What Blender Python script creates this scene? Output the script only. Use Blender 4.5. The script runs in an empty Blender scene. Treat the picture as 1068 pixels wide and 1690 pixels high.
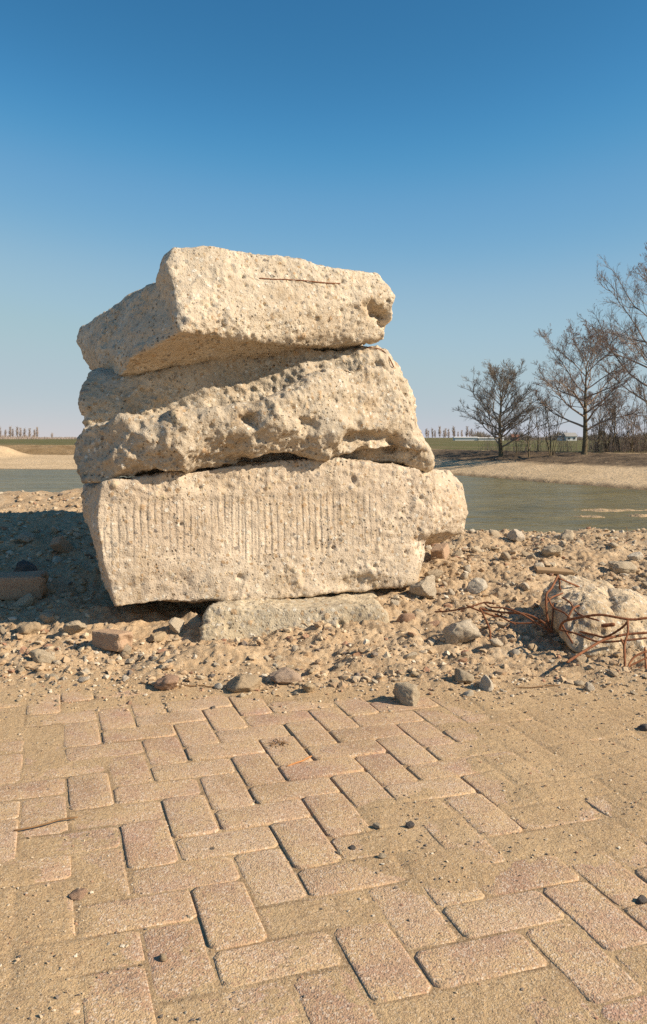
import bpy, bmesh, math, random
import numpy as np
from mathutils import Vector, Matrix

# ------------------------------------------------------------------ camera, sky, sun, exposure
SC = bpy.context.scene
COL = SC.collection
F, CX, HOR, CAMH = 1400.0, 534.0, 722.0, 0.8585      # photograph: focal length in px, centre column, horizon row, eye height
cam = bpy.data.cameras.new('camera')
cam.sensor_fit = 'VERTICAL'; cam.sensor_height = 36.0; cam.sensor_width = 36.0 * 1068 / 1690
cam.lens = F * 36.0 / 1690
cam.shift_y = -(845.0 - HOR) / 1690
cam.clip_start = 0.05; cam.clip_end = 8000
camo = bpy.data.objects.new('camera', cam); COL.objects.link(camo)
camo.location = (0, 0, CAMH); camo.rotation_euler = (math.radians(90), 0, 0)
SC.camera = camo

EXPOSURE = 0.7
SUN_EL, SUN_BACK = 33.0, 15.0       # elevation; the sun stands right of the view, this far towards the viewer
sdir = Vector((math.cos(math.radians(SUN_BACK)) * math.cos(math.radians(SUN_EL)),
               -math.sin(math.radians(SUN_BACK)) * math.cos(math.radians(SUN_EL)), math.sin(math.radians(SUN_EL))))
W = bpy.data.worlds.new('World'); SC.world = W; W.use_nodes = True
nt = W.node_tree; nt.nodes.clear()
sky = nt.nodes.new('ShaderNodeTexSky'); sky.sky_type = 'NISHITA'; sky.sun_disc = False
sky.sun_elevation = math.radians(SUN_EL); sky.sun_rotation = math.atan2(sdir.x, sdir.y)
sky.air_density = 0.7; sky.dust_density = 0.0; sky.ozone_density = 4.0; sky.altitude = 0
# one tone curve for the whole sky (a clear, slightly polarised spring sky with a pale horizon)
sc1 = nt.nodes.new('ShaderNodeVectorMath'); sc1.operation = 'SCALE'; sc1.inputs['Scale'].default_value = 0.1
cur = nt.nodes.new('ShaderNodeRGBCurve')
for ch, pts in enumerate((((0, .012), (.065, .040), (.11, .155), (.196, .355), (.45, .492), (1, .74)), ((0, 0), (.118, .17), (.206, .375), (.344, .53), (.60, .565), (1, .63)), ((0, 0), (.257, .385), (.396, .61), (.567, .64), (.655, .615), (1, .64)))):
    c_ = cur.mapping.curves[ch]
    for i, (a, b) in enumerate(pts):
        if i in (0, len(pts) - 1): c_.points[0 if i == 0 else -1].location = (a, b)
        else: c_.points.new(a, b)
    for q in c_.points: q.handle_type = 'AUTO_CLAMPED'
cur.mapping.update()
sc2 = nt.nodes.new('ShaderNodeVectorMath'); sc2.operation = 'SCALE'; sc2.inputs['Scale'].default_value = 10.0
bg = nt.nodes.new('ShaderNodeBackground'); bg.inputs['Strength'].default_value = 0.1 / 2 ** EXPOSURE
wo = nt.nodes.new('ShaderNodeOutputWorld')
nt.links.new(sky.outputs[0], sc1.inputs[0]); nt.links.new(sc1.outputs[0], cur.inputs['Color']); nt.links.new(cur.outputs[0], sc2.inputs[0])
nt.links.new(sc2.outputs[0], bg.inputs[0]); nt.links.new(bg.outputs[0], wo.inputs[0])
sl = bpy.data.lights.new('sun', 'SUN'); sl.energy = 4.6; sl.angle = math.radians(0.5); sl.color = (1.0, 0.865, 0.68)
so = bpy.data.objects.new('sun', sl); COL.objects.link(so)
so.rotation_euler = sdir.to_track_quat('Z', 'Y').to_euler(); so.location = sdir * 40
SC.view_settings.view_transform = 'Standard'; SC.view_settings.look = 'None'
SC.view_settings.exposure = EXPOSURE; SC.view_settings.gamma = 1.0; SC.view_settings.use_curve_mapping = False
SC.render.engine = 'CYCLES'
SC.cycles.max_bounces = 6; SC.cycles.diffuse_bounces = 4; SC.cycles.use_denoising = False

# ------------------------------------------------------------------ helpers
rng = np.random.default_rng(7)
rnd = random.Random(11)

def P(px, py, d):
    """the place in the world that the photograph shows at (px, py) when it lies d metres away"""
    return Vector(((px - CX) / F * d, d, CAMH - (py - HOR) / F * d))

def hash3(ix, iy, iz, seed):
    h = (ix.astype(np.int64) * 374761393 + iy.astype(np.int64) * 668265263 + iz.astype(np.int64) * 2147483647 + seed * 974634777) & 0xFFFFFFFF
    h = ((h ^ (h >> 13)) * 1274126177) & 0xFFFFFFFF
    h = ((h ^ (h >> 16)) * 2246822519) & 0xFFFFFFFF
    return h ^ (h >> 15)
def h01(h): return (h & 0xFFFFFF) / float(0x1000000)

_G = rng.normal(size=(256, 3)); _G /= np.linalg.norm(_G, axis=1)[:, None]
def perlin(p, seed=0):
    i = np.floor(p).astype(np.int64); f = p - i
    u = f * f * f * (f * (f * 6 - 15) + 10)
    out = 0
    for dx in (0, 1):
        for dy in (0, 1):
            for dz in (0, 1):
                g = _G[hash3(i[:, 0] + dx, i[:, 1] + dy, i[:, 2] + dz, seed) & 255]
                d = g[:, 0] * (f[:, 0] - dx) + g[:, 1] * (f[:, 1] - dy) + g[:, 2] * (f[:, 2] - dz)
                w = (u[:, 0] if dx else 1 - u[:, 0]) * (u[:, 1] if dy else 1 - u[:, 1]) * (u[:, 2] if dz else 1 - u[:, 2])
                out = out + w * d
    return out * 1.5
def fbm(p, octaves=4, gain=.5, seed=0, ridge=False):
    a, s, t = 1.0, 0, 0
    for k in range(octaves):
        n = perlin(p * 2.03 ** k + 17.3 * k, seed + k)
        if ridge: n = 1 - 2 * np.abs(n)
        s = s + a * n; t += a; a *= gain
    return s / t
def worley(p, seed=0):
    """nearest-cell distance, second distance and a random number of the nearest cell"""
    i = np.floor(p).astype(np.int64)
    b1 = np.full(len(p), 9.0); b2 = np.full(len(p), 9.0); rid = np.zeros(len(p))
    for dx in (-1, 0, 1):
        for dy in (-1, 0, 1):
            for dz in (-1, 0, 1):
                a, b, c = i[:, 0] + dx, i[:, 1] + dy, i[:, 2] + dz
                h = hash3(a, b, c, seed)
                q = np.stack([a + .1 + .8 * h01(h), b + .1 + .8 * h01(hash3(a, b, c, seed + 1)), c + .1 + .8 * h01(hash3(a, b, c, seed + 2))], 1)
                d = np.sqrt(((p - q) ** 2).sum(1))
                m = d < b1
                b2 = np.where(m, b1, np.minimum(b2, d)); rid = np.where(m, h01(hash3(a, b, c, seed + 3)), rid); b1 = np.where(m, d, b1)
    return b1, b2, rid
def facets(p, seed=0):
    """shell-shaped scoops that meet in sharp ridges, as concrete breaks"""
    i = np.floor(p).astype(np.int64); val = np.full(len(p), 9.0)
    for dx in (-1, 0, 1):
        for dy in (-1, 0, 1):
            for dz in (-1, 0, 1):
                a, b, c = i[:, 0] + dx, i[:, 1] + dy, i[:, 2] + dz
                h = hash3(a, b, c, seed); q = np.stack([a + h01(h), b + h01(hash3(a, b, c, seed + 1)), c + h01(hash3(a, b, c, seed + 2))], 1)
                r = p - q; g = _G[hash3(a, b, c, seed + 5) & 255]
                val = np.minimum(val, .55 * (r * g).sum(1) + .8 * (r ** 2).sum(1) + .5 * h01(hash3(a, b, c, seed + 6)))
    return np.clip(val, -.6, .9) - .36
def sstep(a, b, x):
    t = np.clip((x - a) / (b - a), 0, 1); return t * t * (3 - 2 * t)
def p3(x, y): return np.stack([x.ravel(), y.ravel(), np.zeros(x.size)], 1)

def np_mesh(name, V, Fq, smooth=True):
    me = bpy.data.meshes.new(name); V = np.asarray(V, np.float32); Fq = np.asarray(Fq, np.int32); k = Fq.shape[1]
    me.vertices.add(len(V)); me.vertices.foreach_set('co', V.ravel())
    me.loops.add(Fq.size); me.loops.foreach_set('vertex_index', Fq.ravel())
    me.polygons.add(len(Fq)); me.polygons.foreach_set('loop_start', np.arange(0, Fq.size, k, dtype=np.int32))
    me.polygons.foreach_set('loop_total', np.full(len(Fq), k, np.int32))
    me.polygons.foreach_set('use_smooth', np.full(len(Fq), smooth, bool))
    me.update(calc_edges=True); return me
def set_attr(me, name, arr):
    a = me.attributes.new(name, 'FLOAT', 'POINT'); a.data.foreach_set('value', np.asarray(arr, np.float32).ravel())
def link(name, me, mat=None, parent=None):
    o = bpy.data.objects.new(name, me); COL.objects.link(o)
    if mat is not None and not len(me.materials): me.materials.append(mat)
    if parent is not None: o.parent = parent
    return o
def tag(o, label, cat, group=None):
    o['label'] = label; o['category'] = cat
    if group: o['group'] = group
    return o
def empty(name, loc):
    o = bpy.data.objects.new(name, None); COL.objects.link(o); o.location = loc; o.empty_display_size = .1; return o
def get_vf(me):
    V = np.empty(len(me.vertices) * 3, np.float32); me.vertices.foreach_get('co', V); return V.reshape(-1, 3).astype(np.float64)
def get_n(me):
    N = np.empty(len(me.vertices) * 3, np.float32); me.vertices.foreach_get('normal', N); return N.reshape(-1, 3).astype(np.float64)

# ------------------------------------------------------------------ material helpers
class M:
    def __init__(s, name, rough=.9, spec=.25):
        s.m = bpy.data.materials.new(name); s.m.use_nodes = True; s.t = s.m.node_tree; s.n = s.t.nodes
        s.b = s.n['Principled BSDF']; s.b.inputs['Roughness'].default_value = rough; s.b.inputs['Specular IOR Level'].default_value = spec
        s.co = s.n.new('ShaderNodeTexCoord').outputs['Object']
        s.hs = []
    def L(s, a, b): s.t.links.new(a, b)
    def mapping(s, scale): 
        k = s.n.new('ShaderNodeMapping'); k.inputs['Scale'].default_value = scale; s.L(s.co, k.inputs['Vector']); return k.outputs[0]
    def noise(s, scale, detail=4, rough=.55, vec=None, dist=0):
        k = s.n.new('ShaderNodeTexNoise'); k.inputs['Scale'].default_value = scale; k.inputs['Detail'].default_value = detail
        k.inputs['Roughness'].default_value = rough; k.inputs['Distortion'].default_value = dist; s.L(vec or s.co, k.inputs['Vector']); return k.outputs[0]
    def voro(s, scale, out='Distance', feature='F1', vec=None):
        k = s.n.new('ShaderNodeTexVoronoi'); k.feature = feature; k.inputs['Scale'].default_value = scale; s.L(vec or s.co, k.inputs['Vector']); return k.outputs[out]
    def ramp(s, f, stops, interp='LINEAR'):
        k = s.n.new('ShaderNodeValToRGB'); r = k.color_ramp; r.interpolation = interp
        for i, (p, c) in enumerate(stops):
            e = r.elements[i] if i < 2 else r.elements.new(p)
            e.position = p; e.color = (*(c if isinstance(c, tuple) else (c, c, c)), 1)
        s.L(f, k.inputs[0]); return k.outputs[0]
    def mix(s, f, a, b, mode='MIX'):
        k = s.n.new('ShaderNodeMix'); k.data_type = 'RGBA'; k.blend_type = mode
        for v, i in ((f, 0), (a, 6), (b, 7)):
            if isinstance(v, (int, float)): k.inputs[i].default_value = v
            elif isinstance(v, tuple): k.inputs[i].default_value = (*v, 1)
            else: s.L(v, k.inputs[i])
        return k.outputs[2]
    def math(s, op, a, b=0, c=None):
        k = s.n.new('ShaderNodeMath'); k.operation = op
        for v, i in ((a, 0), (b, 1), (c, 2)):
            if v is None: continue
            if isinstance(v, (int, float)): k.inputs[i].default_value = v
            else: s.L(v, k.inputs[i])
        return k.outputs[0]
    def sep(s, v, ax):
        k = s.n.new('ShaderNodeSeparateXYZ'); s.L(v, k.inputs[0]); return k.outputs[ax]
    def attr(s, name):
        k = s.n.new('ShaderNodeAttribute'); k.attribute_name = name; return k.outputs['Fac']
    def objrand(s): return s.n.new('ShaderNodeObjectInfo').outputs['Random']
    def objloc(s): return s.n.new('ShaderNodeObjectInfo').outputs['Location']
    def bump(s, h, strength=.5, dist=.01):
        k = s.n.new('ShaderNodeBump'); k.inputs['Strength'].default_value = strength; k.inputs['Distance'].default_value = dist
        s.L(h, k.inputs['Height'])
        if s.hs: s.L(s.hs[-1], k.inputs['Normal'])
        s.hs.append(k.outputs[0])
    def done(s, col):
        if isinstance(col, tuple): s.b.inputs['Base Color'].default_value = (*col, 1)
        else: s.L(col, s.b.inputs['Base Color'])
        if s.hs: s.L(s.hs[-1], s.b.inputs['Normal'])
        return s.m

def concrete_mat(name, c1, c2, warm, per_object=False, groove=False):
    k = M(name, .92, .2)
    if per_object:
        v = k.n.new('ShaderNodeVectorMath'); v.operation = 'ADD'; k.L(k.co, v.inputs[0]); k.L(k.objloc(), v.inputs[1]); k.co = v.outputs[0]
    col = k.mix(k.ramp(k.noise(2.2, 5, .6), [(.35, 0.), (.65, 1.)]), c1, c2)
    col = k.mix(k.ramp(k.noise(7, 4, .6), [(.5, 0.), (.75, .6)]), col, warm)
    pt = k.noise(4.3, 5, .65); col = k.mix(k.ramp(pt, [(.52, 0.), (.64, .75)]), col, tuple(min(1, x * 1.22) for x in c1)); col = k.mix(k.ramp(pt, [(.30, .75), (.42, 0.)]), col, tuple(x * .74 for x in warm))
    col = k.mix(k.ramp(k.noise(1.7, 5, .7), [(.56, 0.), (.68, .4)]), col, (.42, .365, .29))
    wv = k.n.new('ShaderNodeVectorMath'); wv.operation = 'ADD'; nz = k.n.new('ShaderNodeTexNoise'); nz.inputs['Scale'].default_value = 60; k.L(k.co, nz.inputs['Vector'])
    sc_ = k.n.new('ShaderNodeVectorMath'); sc_.operation = 'SCALE'; sc_.inputs['Scale'].default_value = .016; k.L(nz.outputs['Color'], sc_.inputs[0]); k.L(k.co, wv.inputs[0]); k.L(sc_.outputs[0], wv.inputs[1])
    g0 = k.voro(48, 'Color', vec=wv.outputs[0]); in0 = k.ramp(k.voro(48, vec=wv.outputs[0]), [(.34, 1.), (.44, 0.)])
    t0 = k.ramp(k.sep(g0, 0), [(0, (.40, .26, .14)), (.16, (.66, .60, .50)), (.40, (.30, .27, .23)), (.52, (.58, .46, .31)), (.70, (.47, .35, .22)), (.84, (.70, .65, .56)), (.94, (.19, .16, .14))], 'CONSTANT')
    p0 = k.math('MULTIPLY', k.math('GREATER_THAN', k.sep(g0, 1), .60), in0); col = k.mix(k.math('MULTIPLY', p0, .88), col, t0); k.bump(p0, .5, .005)
    # aggregate grains
    g = k.voro(95, 'Color'); gx = k.sep(g, 0); gy = k.sep(g, 1)
    stone = k.ramp(gx, [(0, (.30, .21, .12)), (.2, (.50, .42, .32)), (.4, (.17, .15, .13)), (.55, (.62, .56, .47)), (.72, (.36, .22, .11)), (.86, (.55, .45, .30)), (1, (.25, .22, .19))], 'CONSTANT')
    inside = k.ramp(k.voro(95), [(.28, 1.), (.42, 0.)])
    pick = k.math('MULTIPLY', k.math('GREATER_THAN', gy, .54), inside)
    col = k.mix(k.math('MULTIPLY', pick, .8), col, stone)
    # large stones carried by the mesh
    st2 = k.ramp(k.attr('stone_tone'), [(0, (.40, .29, .17)), (.18, (.60, .53, .43)), (.36, (.24, .22, .20)), (.5, (.50, .40, .26)), (.66, (.45, .28, .14)), (.8, (.66, .60, .50)), (.93, (.16, .14, .12))], 'CONSTANT')
    col = k.mix(k.math('MULTIPLY', k.attr('stone'), .7), col, st2)
    col = k.mix(k.ramp(k.noise(38, 3, .7), [(.38, 0.), (.7, .45)]), col, tuple(x * .62 for x in c2))
    # pores: some dirt, coloured darker to stand in for shade in deep holes
    pv = k.voro(58, vec=wv.outputs[0]); pc = k.sep(k.voro(58, 'Color', vec=wv.outputs[0]), 2); pore = k.math('MULTIPLY', k.math('MULTIPLY', k.math('GREATER_THAN', pc, .62), k.ramp(pv, [(.06, 1.), (.32, 0.)])), k.ramp(k.noise(5.5, 3, .6), [(.44, .0), (.60, 1.)]))
    col = k.mix(k.math('MULTIPLY', pore, .85), col, (.13, .09, .06)); k.bump(k.math('MULTIPLY', pore, -1.0), 1.0, .011)
    if groove:
        ph = k.math('ADD', k.math('MULTIPLY', k.attr('groove_u'), 1 / .0305), k.math('MULTIPLY', k.noise(6, 2), .5))
        tri = k.math('PINGPONG', ph, .5); line = k.ramp(tri, [(.0, 1.), (.24, 0.)])
        hgt = k.math('MULTIPLY', k.math('MULTIPLY', line, k.attr('groove')), k.ramp(k.noise(13, 4, .65), [(.30, .1), (.60, 1.)])); k.bump(k.math('MULTIPLY', hgt, -1.0), .8, .0045)
    f = k.noise(230, 3, .7); h1 = k.noise(48, 6, .72); h2 = k.voro(150)
    k.bump(h1, .6, .009); k.bump(h2, .4, .004); k.bump(f, .4, .003)
    return k.done(col)

MAT = {}
MAT['concrete_top'] = concrete_mat('pale_concrete', (.605, .515, .395), (.54, .44, .325), (.49, .36, .225))
MAT['concrete_mid'] = concrete_mat('rough_concrete', (.535, .45, .34), (.45, .37, .275), (.45, .325, .20))
MAT['concrete_low'] = concrete_mat('cast_concrete', (.60, .50, .38), (.53, .42, .31), (.50, .37, .23), groove=True)
MAT['concrete_grey'] = concrete_mat('grey_concrete', (.51, .43, .31), (.42, .345, .24), (.44, .33, .19), per_object=True)
MAT['concrete_dusty'] = concrete_mat('dusty_concrete', (.54, .425, .29), (.46, .355, .235), (.45, .32, .18), per_object=True)
MAT['concrete_rubble'] = concrete_mat('rubble_concrete', (.60, .51, .39), (.52, .43, .32), (.46, .34, .21), per_object=True)

def rock_mat(name, tones, dust=(.45, .32, .19)):
    k = M(name, .93, .2)
    v = k.n.new('ShaderNodeVectorMath'); v.operation = 'ADD'; k.L(k.co, v.inputs[0]); k.L(k.objloc(), v.inputs[1]); k.co = v.outputs[0]
    n = len(tones); col = k.ramp(k.objrand(), [(i / n, t) for i, t in enumerate(tones)], 'CONSTANT')
    col = k.mix(k.ramp(k.noise(26, 4, .6), [(.4, 0.), (.65, .55)]), col, dust)
    col = k.mix(k.ramp(k.noise(90, 3, .7), [(.52, 0.), (.7, .6)]), col, (.16, .12, .09))
    k.bump(k.noise(70, 4, .7), .7, .007); k.bump(k.noise(230, 2), .5, .003)
    return k.done(col)
MAT['rock'] = rock_mat('rubble_stone_pale', [(.54, .45, .33), (.47, .37, .25), (.60, .53, .42), (.45, .37, .27), (.51, .39, .26), (.56, .48, .37)])
MAT['rock_grey'] = rock_mat('stone_grey', [(.52, .43, .31), (.47, .385, .28)])
MAT['rock_white'] = rock_mat('stone_white', [(.64, .58, .48), (.60, .52, .42)])
MAT['rock_red'] = rock_mat('stone_red', [(.38, .22, .15), (.42, .26, .18)])
MAT['rock_pink'] = rock_mat('stone_pink', [(.48, .33, .26), (.46, .34, .26)])
MAT['rock_dark'] = rock_mat('stone_dark', [(.15, .13, .12), (.12, .11, .11), (.20, .17, .14)], (.24, .18, .12))
MAT['rock_tan'] = rock_mat('stone_tan', [(.46, .35, .23), (.50, .38, .24)])
def brick_mat():
    k = M('old_red_brick', .93, .15)
    col = k.mix(k.ramp(k.noise(18, 4), [(.4, 0.), (.65, 1.)]), (.25, .115, .07), (.31, .165, .11))
    col = k.mix(k.ramp(k.noise(30, 4), [(.34, 0.), (.54, .92)]), col, (.45, .33, .22))
    k.bump(k.noise(90, 4), .5, .004); return k.done(col)
MAT['brick'] = brick_mat()

def sand_mat():
    k = M('sandy_soil', .97, .1)
    dirt = k.attr('dirt')
    sand = k.mix(k.ramp(k.noise(1.7, 5, .6), [(.35, 0.), (.68, 1.)]), (.52, .365, .205), (.44, .30, .165))
    rub = k.mix(k.ramp(k.noise(5, 5, .65), [(.35, 0.), (.65, 1.)]), (.51, .375, .235), (.40, .275, .16))
    grit = k.mix(k.noise(24, 4, .7), (.17, .115, .065), (.30, .20, .115))
    sand = k.mix(k.ramp(k.attr('cover'), [(.05, 0.), (.75, 1.)]), grit, sand)
    col = k.mix(dirt, sand, rub)
    col = k.mix(k.ramp(k.noise(14, 4, .7), [(.45, 0.), (.7, .5)]), col, (.36, .24, .14))
    col = k.mix(k.ramp(k.noise(3.1, 4, .6), [(.55, 0.), (.72, .35)]), col, (.56, .42, .27))
    col = k.mix(k.math('MULTIPLY', dirt, k.ramp(k.noise(19, 4, .7), [(.52, 0.), (.66, .6)])), col, (.56, .45, .32))
    g = k.voro(330, 'Color'); gx, gy = k.sep(g, 0), k.sep(g, 1)
    grains = k.ramp(gx, [(0, (.24, .16, .10)), (.3, (.60, .47, .33)), (.55, (.34, .22, .13)), (.8, (.50, .38, .25)), (.95, (.12, .09, .07))], 'CONSTANT')
    col = k.mix(k.math('MULTIPLY', k.math('GREATER_THAN', gy, .62), .55), col, grains)
    k.bump(k.noise(60, 5, .7), .55, .010); k.bump(k.noise(260, 3, .7), .55, .004); k.bump(k.voro(420), .3, .002)
    return k.done(col)
MAT['sand'] = sand_mat()

def paver_mat():
    k = M('worn_paver', .93, .18)
    ge = k.n.new('ShaderNodeNewGeometry').outputs['Position']
    rv = k.objrand()
    col = k.ramp(rv, [(0, (.43, .28, .185)), (.25, (.49, .335, .22)), (.5, (.38, .235, .16)), (.75, (.51, .36, .24)), (1, (.44, .27, .19))])
    col = k.mix(k.ramp(k.noise(9, 5, .65, ge), [(.36, 0.), (.60, .9)]), col, (.51, .355, .20))          # dust
    col = k.mix(k.ramp(k.noise(3.2, 4, .6, ge), [(.52, 0.), (.66, .6)]), col, (.36, .235, .135))
    g = k.voro(260, 'Color', vec=ge); gx, gy = k.sep(g, 0), k.sep(g, 1)
    gr = k.ramp(gx, [(0, (.22, .15, .10)), (.25, (.58, .46, .35)), (.5, (.36, .20, .13)), (.75, (.64, .53, .42)), (.93, (.12, .09, .08))], 'CONSTANT')
    col = k.mix(k.math('MULTIPLY', k.math('GREATER_THAN', gy, .66), .6), col, gr)
    k.bump(k.noise(55, 4, .65, ge), .4, .006); k.bump(k.voro(300, vec=ge), .45, .003); k.bump(k.noise(350, 2, .6, ge), .4, .002)
    return k.done(col)
MAT['paver'] = paver_mat()

def gravel_mat():
    k = M('gravel_stones', .93, .2)
    col = k.ramp(k.attr('tone'), [(0, (.46, .34, .22)), (.22, (.54, .44, .31)), (.42, (.38, .26, .16)), (.6, (.62, .55, .44)), (.68, (.42, .31, .2)), (.84, (.32, .17, .11)), (.9, (.14, .12, .11)), (.96, (.5, .4, .28))], 'CONSTANT')
    col = k.mix(k.ramp(k.noise(60, 3), [(.4, 0.), (.65, .5)]), col, (.46, .33, .2))
    k.bump(k.noise(160, 3, .7), .6, .003)
    return k.done(col)
MAT['gravel'] = gravel_mat()
k = M('rusty_steel', .85, .3)
c = k.mix(k.ramp(k.noise(45, 4), [(.35, 0.), (.65, 1.)]), (.16, .06, .028), (.25, .10, .042)); c = k.mix(k.ramp(k.noise(160, 3), [(.5, 0.), (.7, .7)]), c, (.11, .045, .022))
k.bump(k.noise(220, 3), .6, .002); MAT['rust'] = k.done(c)
k = M('dry_twig', .9, .1); MAT['twig'] = k.done(k.mix(k.noise(80, 2), (.16, .09, .045), (.30, .18, .09)))
k = M('orange_twig', .85, .2); MAT['orange'] = k.done(k.mix(k.noise(60, 2), (.42, .17, .06), (.5, .25, .1)))
k = M('weathered_wood', .9, .15); MAT['wood'] = k.done(k.mix(k.noise(30, 4, .6, k.mapping((1, 12, 12))), (.30, .19, .10), (.42, .29, .17)))

def bark_mat(name, a, b):
    k = M(name, .95, .1)
    c = k.mix(k.ramp(k.noise(2.5, 4, .6), [(.35, 0.), (.65, 1.)]), a, b)
    k.bump(k.noise(14, 4, .6, k.mapping((3, 3, .6))), .6, .03); return k.done(c)
MAT['bark'] = bark_mat('tree_bark', (.115, .085, .052), (.175, .14, .085))
MAT['twigs'] = bark_mat('crown_twigs', (.25, .20, .155), (.33, .27, .21))
MAT['twigs_red'] = bark_mat('crown_twigs_reddish', (.24, .18, .145), (.31, .245, .20))
MAT['twigs_hazed'] = bark_mat('hazed_far_twigs', (.36, .28, .23), (.42, .34, .29))  # pale tone puts the haze of distance into the twig colour
MAT['catkin'] = bark_mat('catkins', (.16, .08, .06), (.2, .10, .075))

def water_mat():
    k = M('pond_water', .30, .25); k.b.inputs['IOR'].default_value = 1.33
    col = k.mix(k.ramp(k.noise(.12, 3, .5, k.mapping((1, 2.2, 1))), [(.35, 0.), (.7, 1.)]), (.15, .115, .04), (.21, .165, .065))
    col = k.mix(k.ramp(k.noise(.7, 4, .6, k.mapping((.25, 1.1, 1))), [(.35, 0.), (.65, .6)]), col, (.12, .105, .042))
    k.bump(k.noise(.55, 3, .6, k.mapping((.45, 1.3, 1)), .3), 1.0, .50); k.bump(k.noise(1.9, 4, .6, k.mapping((.6, 1.5, 1)), .4), 1.0, .12)
    return k.done(col)
MAT['water'] = water_mat()

def shore_mat():
    k = M('far_shore_ground', .97, .08)
    sand = k.mix(k.ramp(k.noise(.5, 5, .6), [(.35, 0.), (.65, 1.)]), (.58, .43, .27), (.50, .365, .22))
    sand = k.mix(k.ramp(k.noise(2.2, 4, .7, k.mapping((1, .4, 1))), [(.58, 0.), (.72, .6)]), sand, (.27, .18, .10))
    wet = k.mix(k.noise(1, 3), (.25, .17, .10), (.21, .15, .09)); sand = k.mix(k.attr('wet'), sand, wet)
    soil = k.mix(k.ramp(k.noise(.9, 5, .7), [(.38, 0.), (.62, 1.)]), (.085, .062, .043), (.18, .13, .085))
    soil = k.mix(k.ramp(k.noise(2.2, 4, .7), [(.6, 0.), (.7, .8)]), soil, (.34, .26, .17))
    grass = k.mix(k.ramp(k.noise(.06, 4, .6), [(.4, 0.), (.6, 1.)]), (.105, .11, .042), (.165, .135, .07))
    bank = k.mix(k.ramp(k.noise(.8, 5, .7, k.mapping((1, .5, 1.2))), [(.38, 0.), (.66, 1.)]), (.22, .145, .072), (.34, .235, .13))
    col = k.mix(k.attr('soil'), sand, soil); col = k.mix(k.attr('bank'), col, bank); col = k.mix(k.attr('grass'), col, grass)
    k.bump(k.noise(3, 5, .7), .8, .15)
    return k.done(col)
MAT['shore'] = shore_mat()

# ------------------------------------------------------------------ the near ground: sand over paving, rubble slope, bank down to the water
WATER_Z = -1.5
def axis(lo, hi, step, far_lo, far_hi, grow):
    a = list(np.arange(lo, hi, step)); s = step; x = a[-1]
    while x < far_hi: s *= grow; x += s; a.append(x)
    s = step; x = a[0]; pre = []
    while x > far_lo: s *= grow; x -= s; pre.append(x)
    return np.array(pre[::-1] + a)
gx = axis(-1.5, 1.6, .0074, -26, 26, 1.055)
gy = np.concatenate([np.arange(-2, .92, .06), np.arange(.94, 2.75, .005), np.arange(2.75, 5.7, .0108)])
s = .0108; y = gy[-1]; ex = []
while y < 13: s *= 1.07; y += s; ex.append(y)
gy = np.concatenate([gy, ex])

BC, BS, BX, BY, BU = math.cos(.3196), math.sin(.3196), -.3543, 2.2501, .105      # paving lattice
SANDY = [(.66, 2.2, .42, .33, 1.05), (.95, 2.45, .5, .4, 1.0), (.17, 1.95, .22, .16, 1.0), (-.62, 1.62, .2, .2, 1.0), (-.52, 1.36, .24, .20, 1.05), (.26, 1.72, .27, .14, .95),
         (.75, 1.85, .25, .18, .6), (-.15, 2.95, 1.6, .20, 1.2), (.95, 2.72, .45, .30, 1.0), (-1.1, 2.6, .4, .4, .6), (1.3, 1.9, .3, .4, .4), (-.25, 1.22, .2, .1, .3)]
def sandiness(x, y):
    s = np.zeros_like(x)
    for cx, cy, sx, sy, a in SANDY: s = s + a * np.exp(-((x - cx) / sx) ** 2 - ((y - cy) / sy) ** 2)
    return np.clip(s, 0, 1.4)
def joint_dist(x, y):
    """metres to the nearest joint of the herringbone paving"""
    a = ((x - BX) * BC + (y - BY) * BS) / BU; b = ((x - BX) * BS - (y - BY) * BC) / BU
    i, j = np.floor(a), np.floor(b); m = np.mod(i + j, 4)
    x0 = np.where(m == 0, i - 1, i); x1 = np.where(m == 3, i + 2, i + 1); y0 = np.where(m == 2, j - 1, j); y1 = np.where(m == 1, j + 2, j + 1)
    return BU * np.minimum(np.minimum(a - x0, x1 - a), np.minimum(b - y0, y1 - b))
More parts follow.
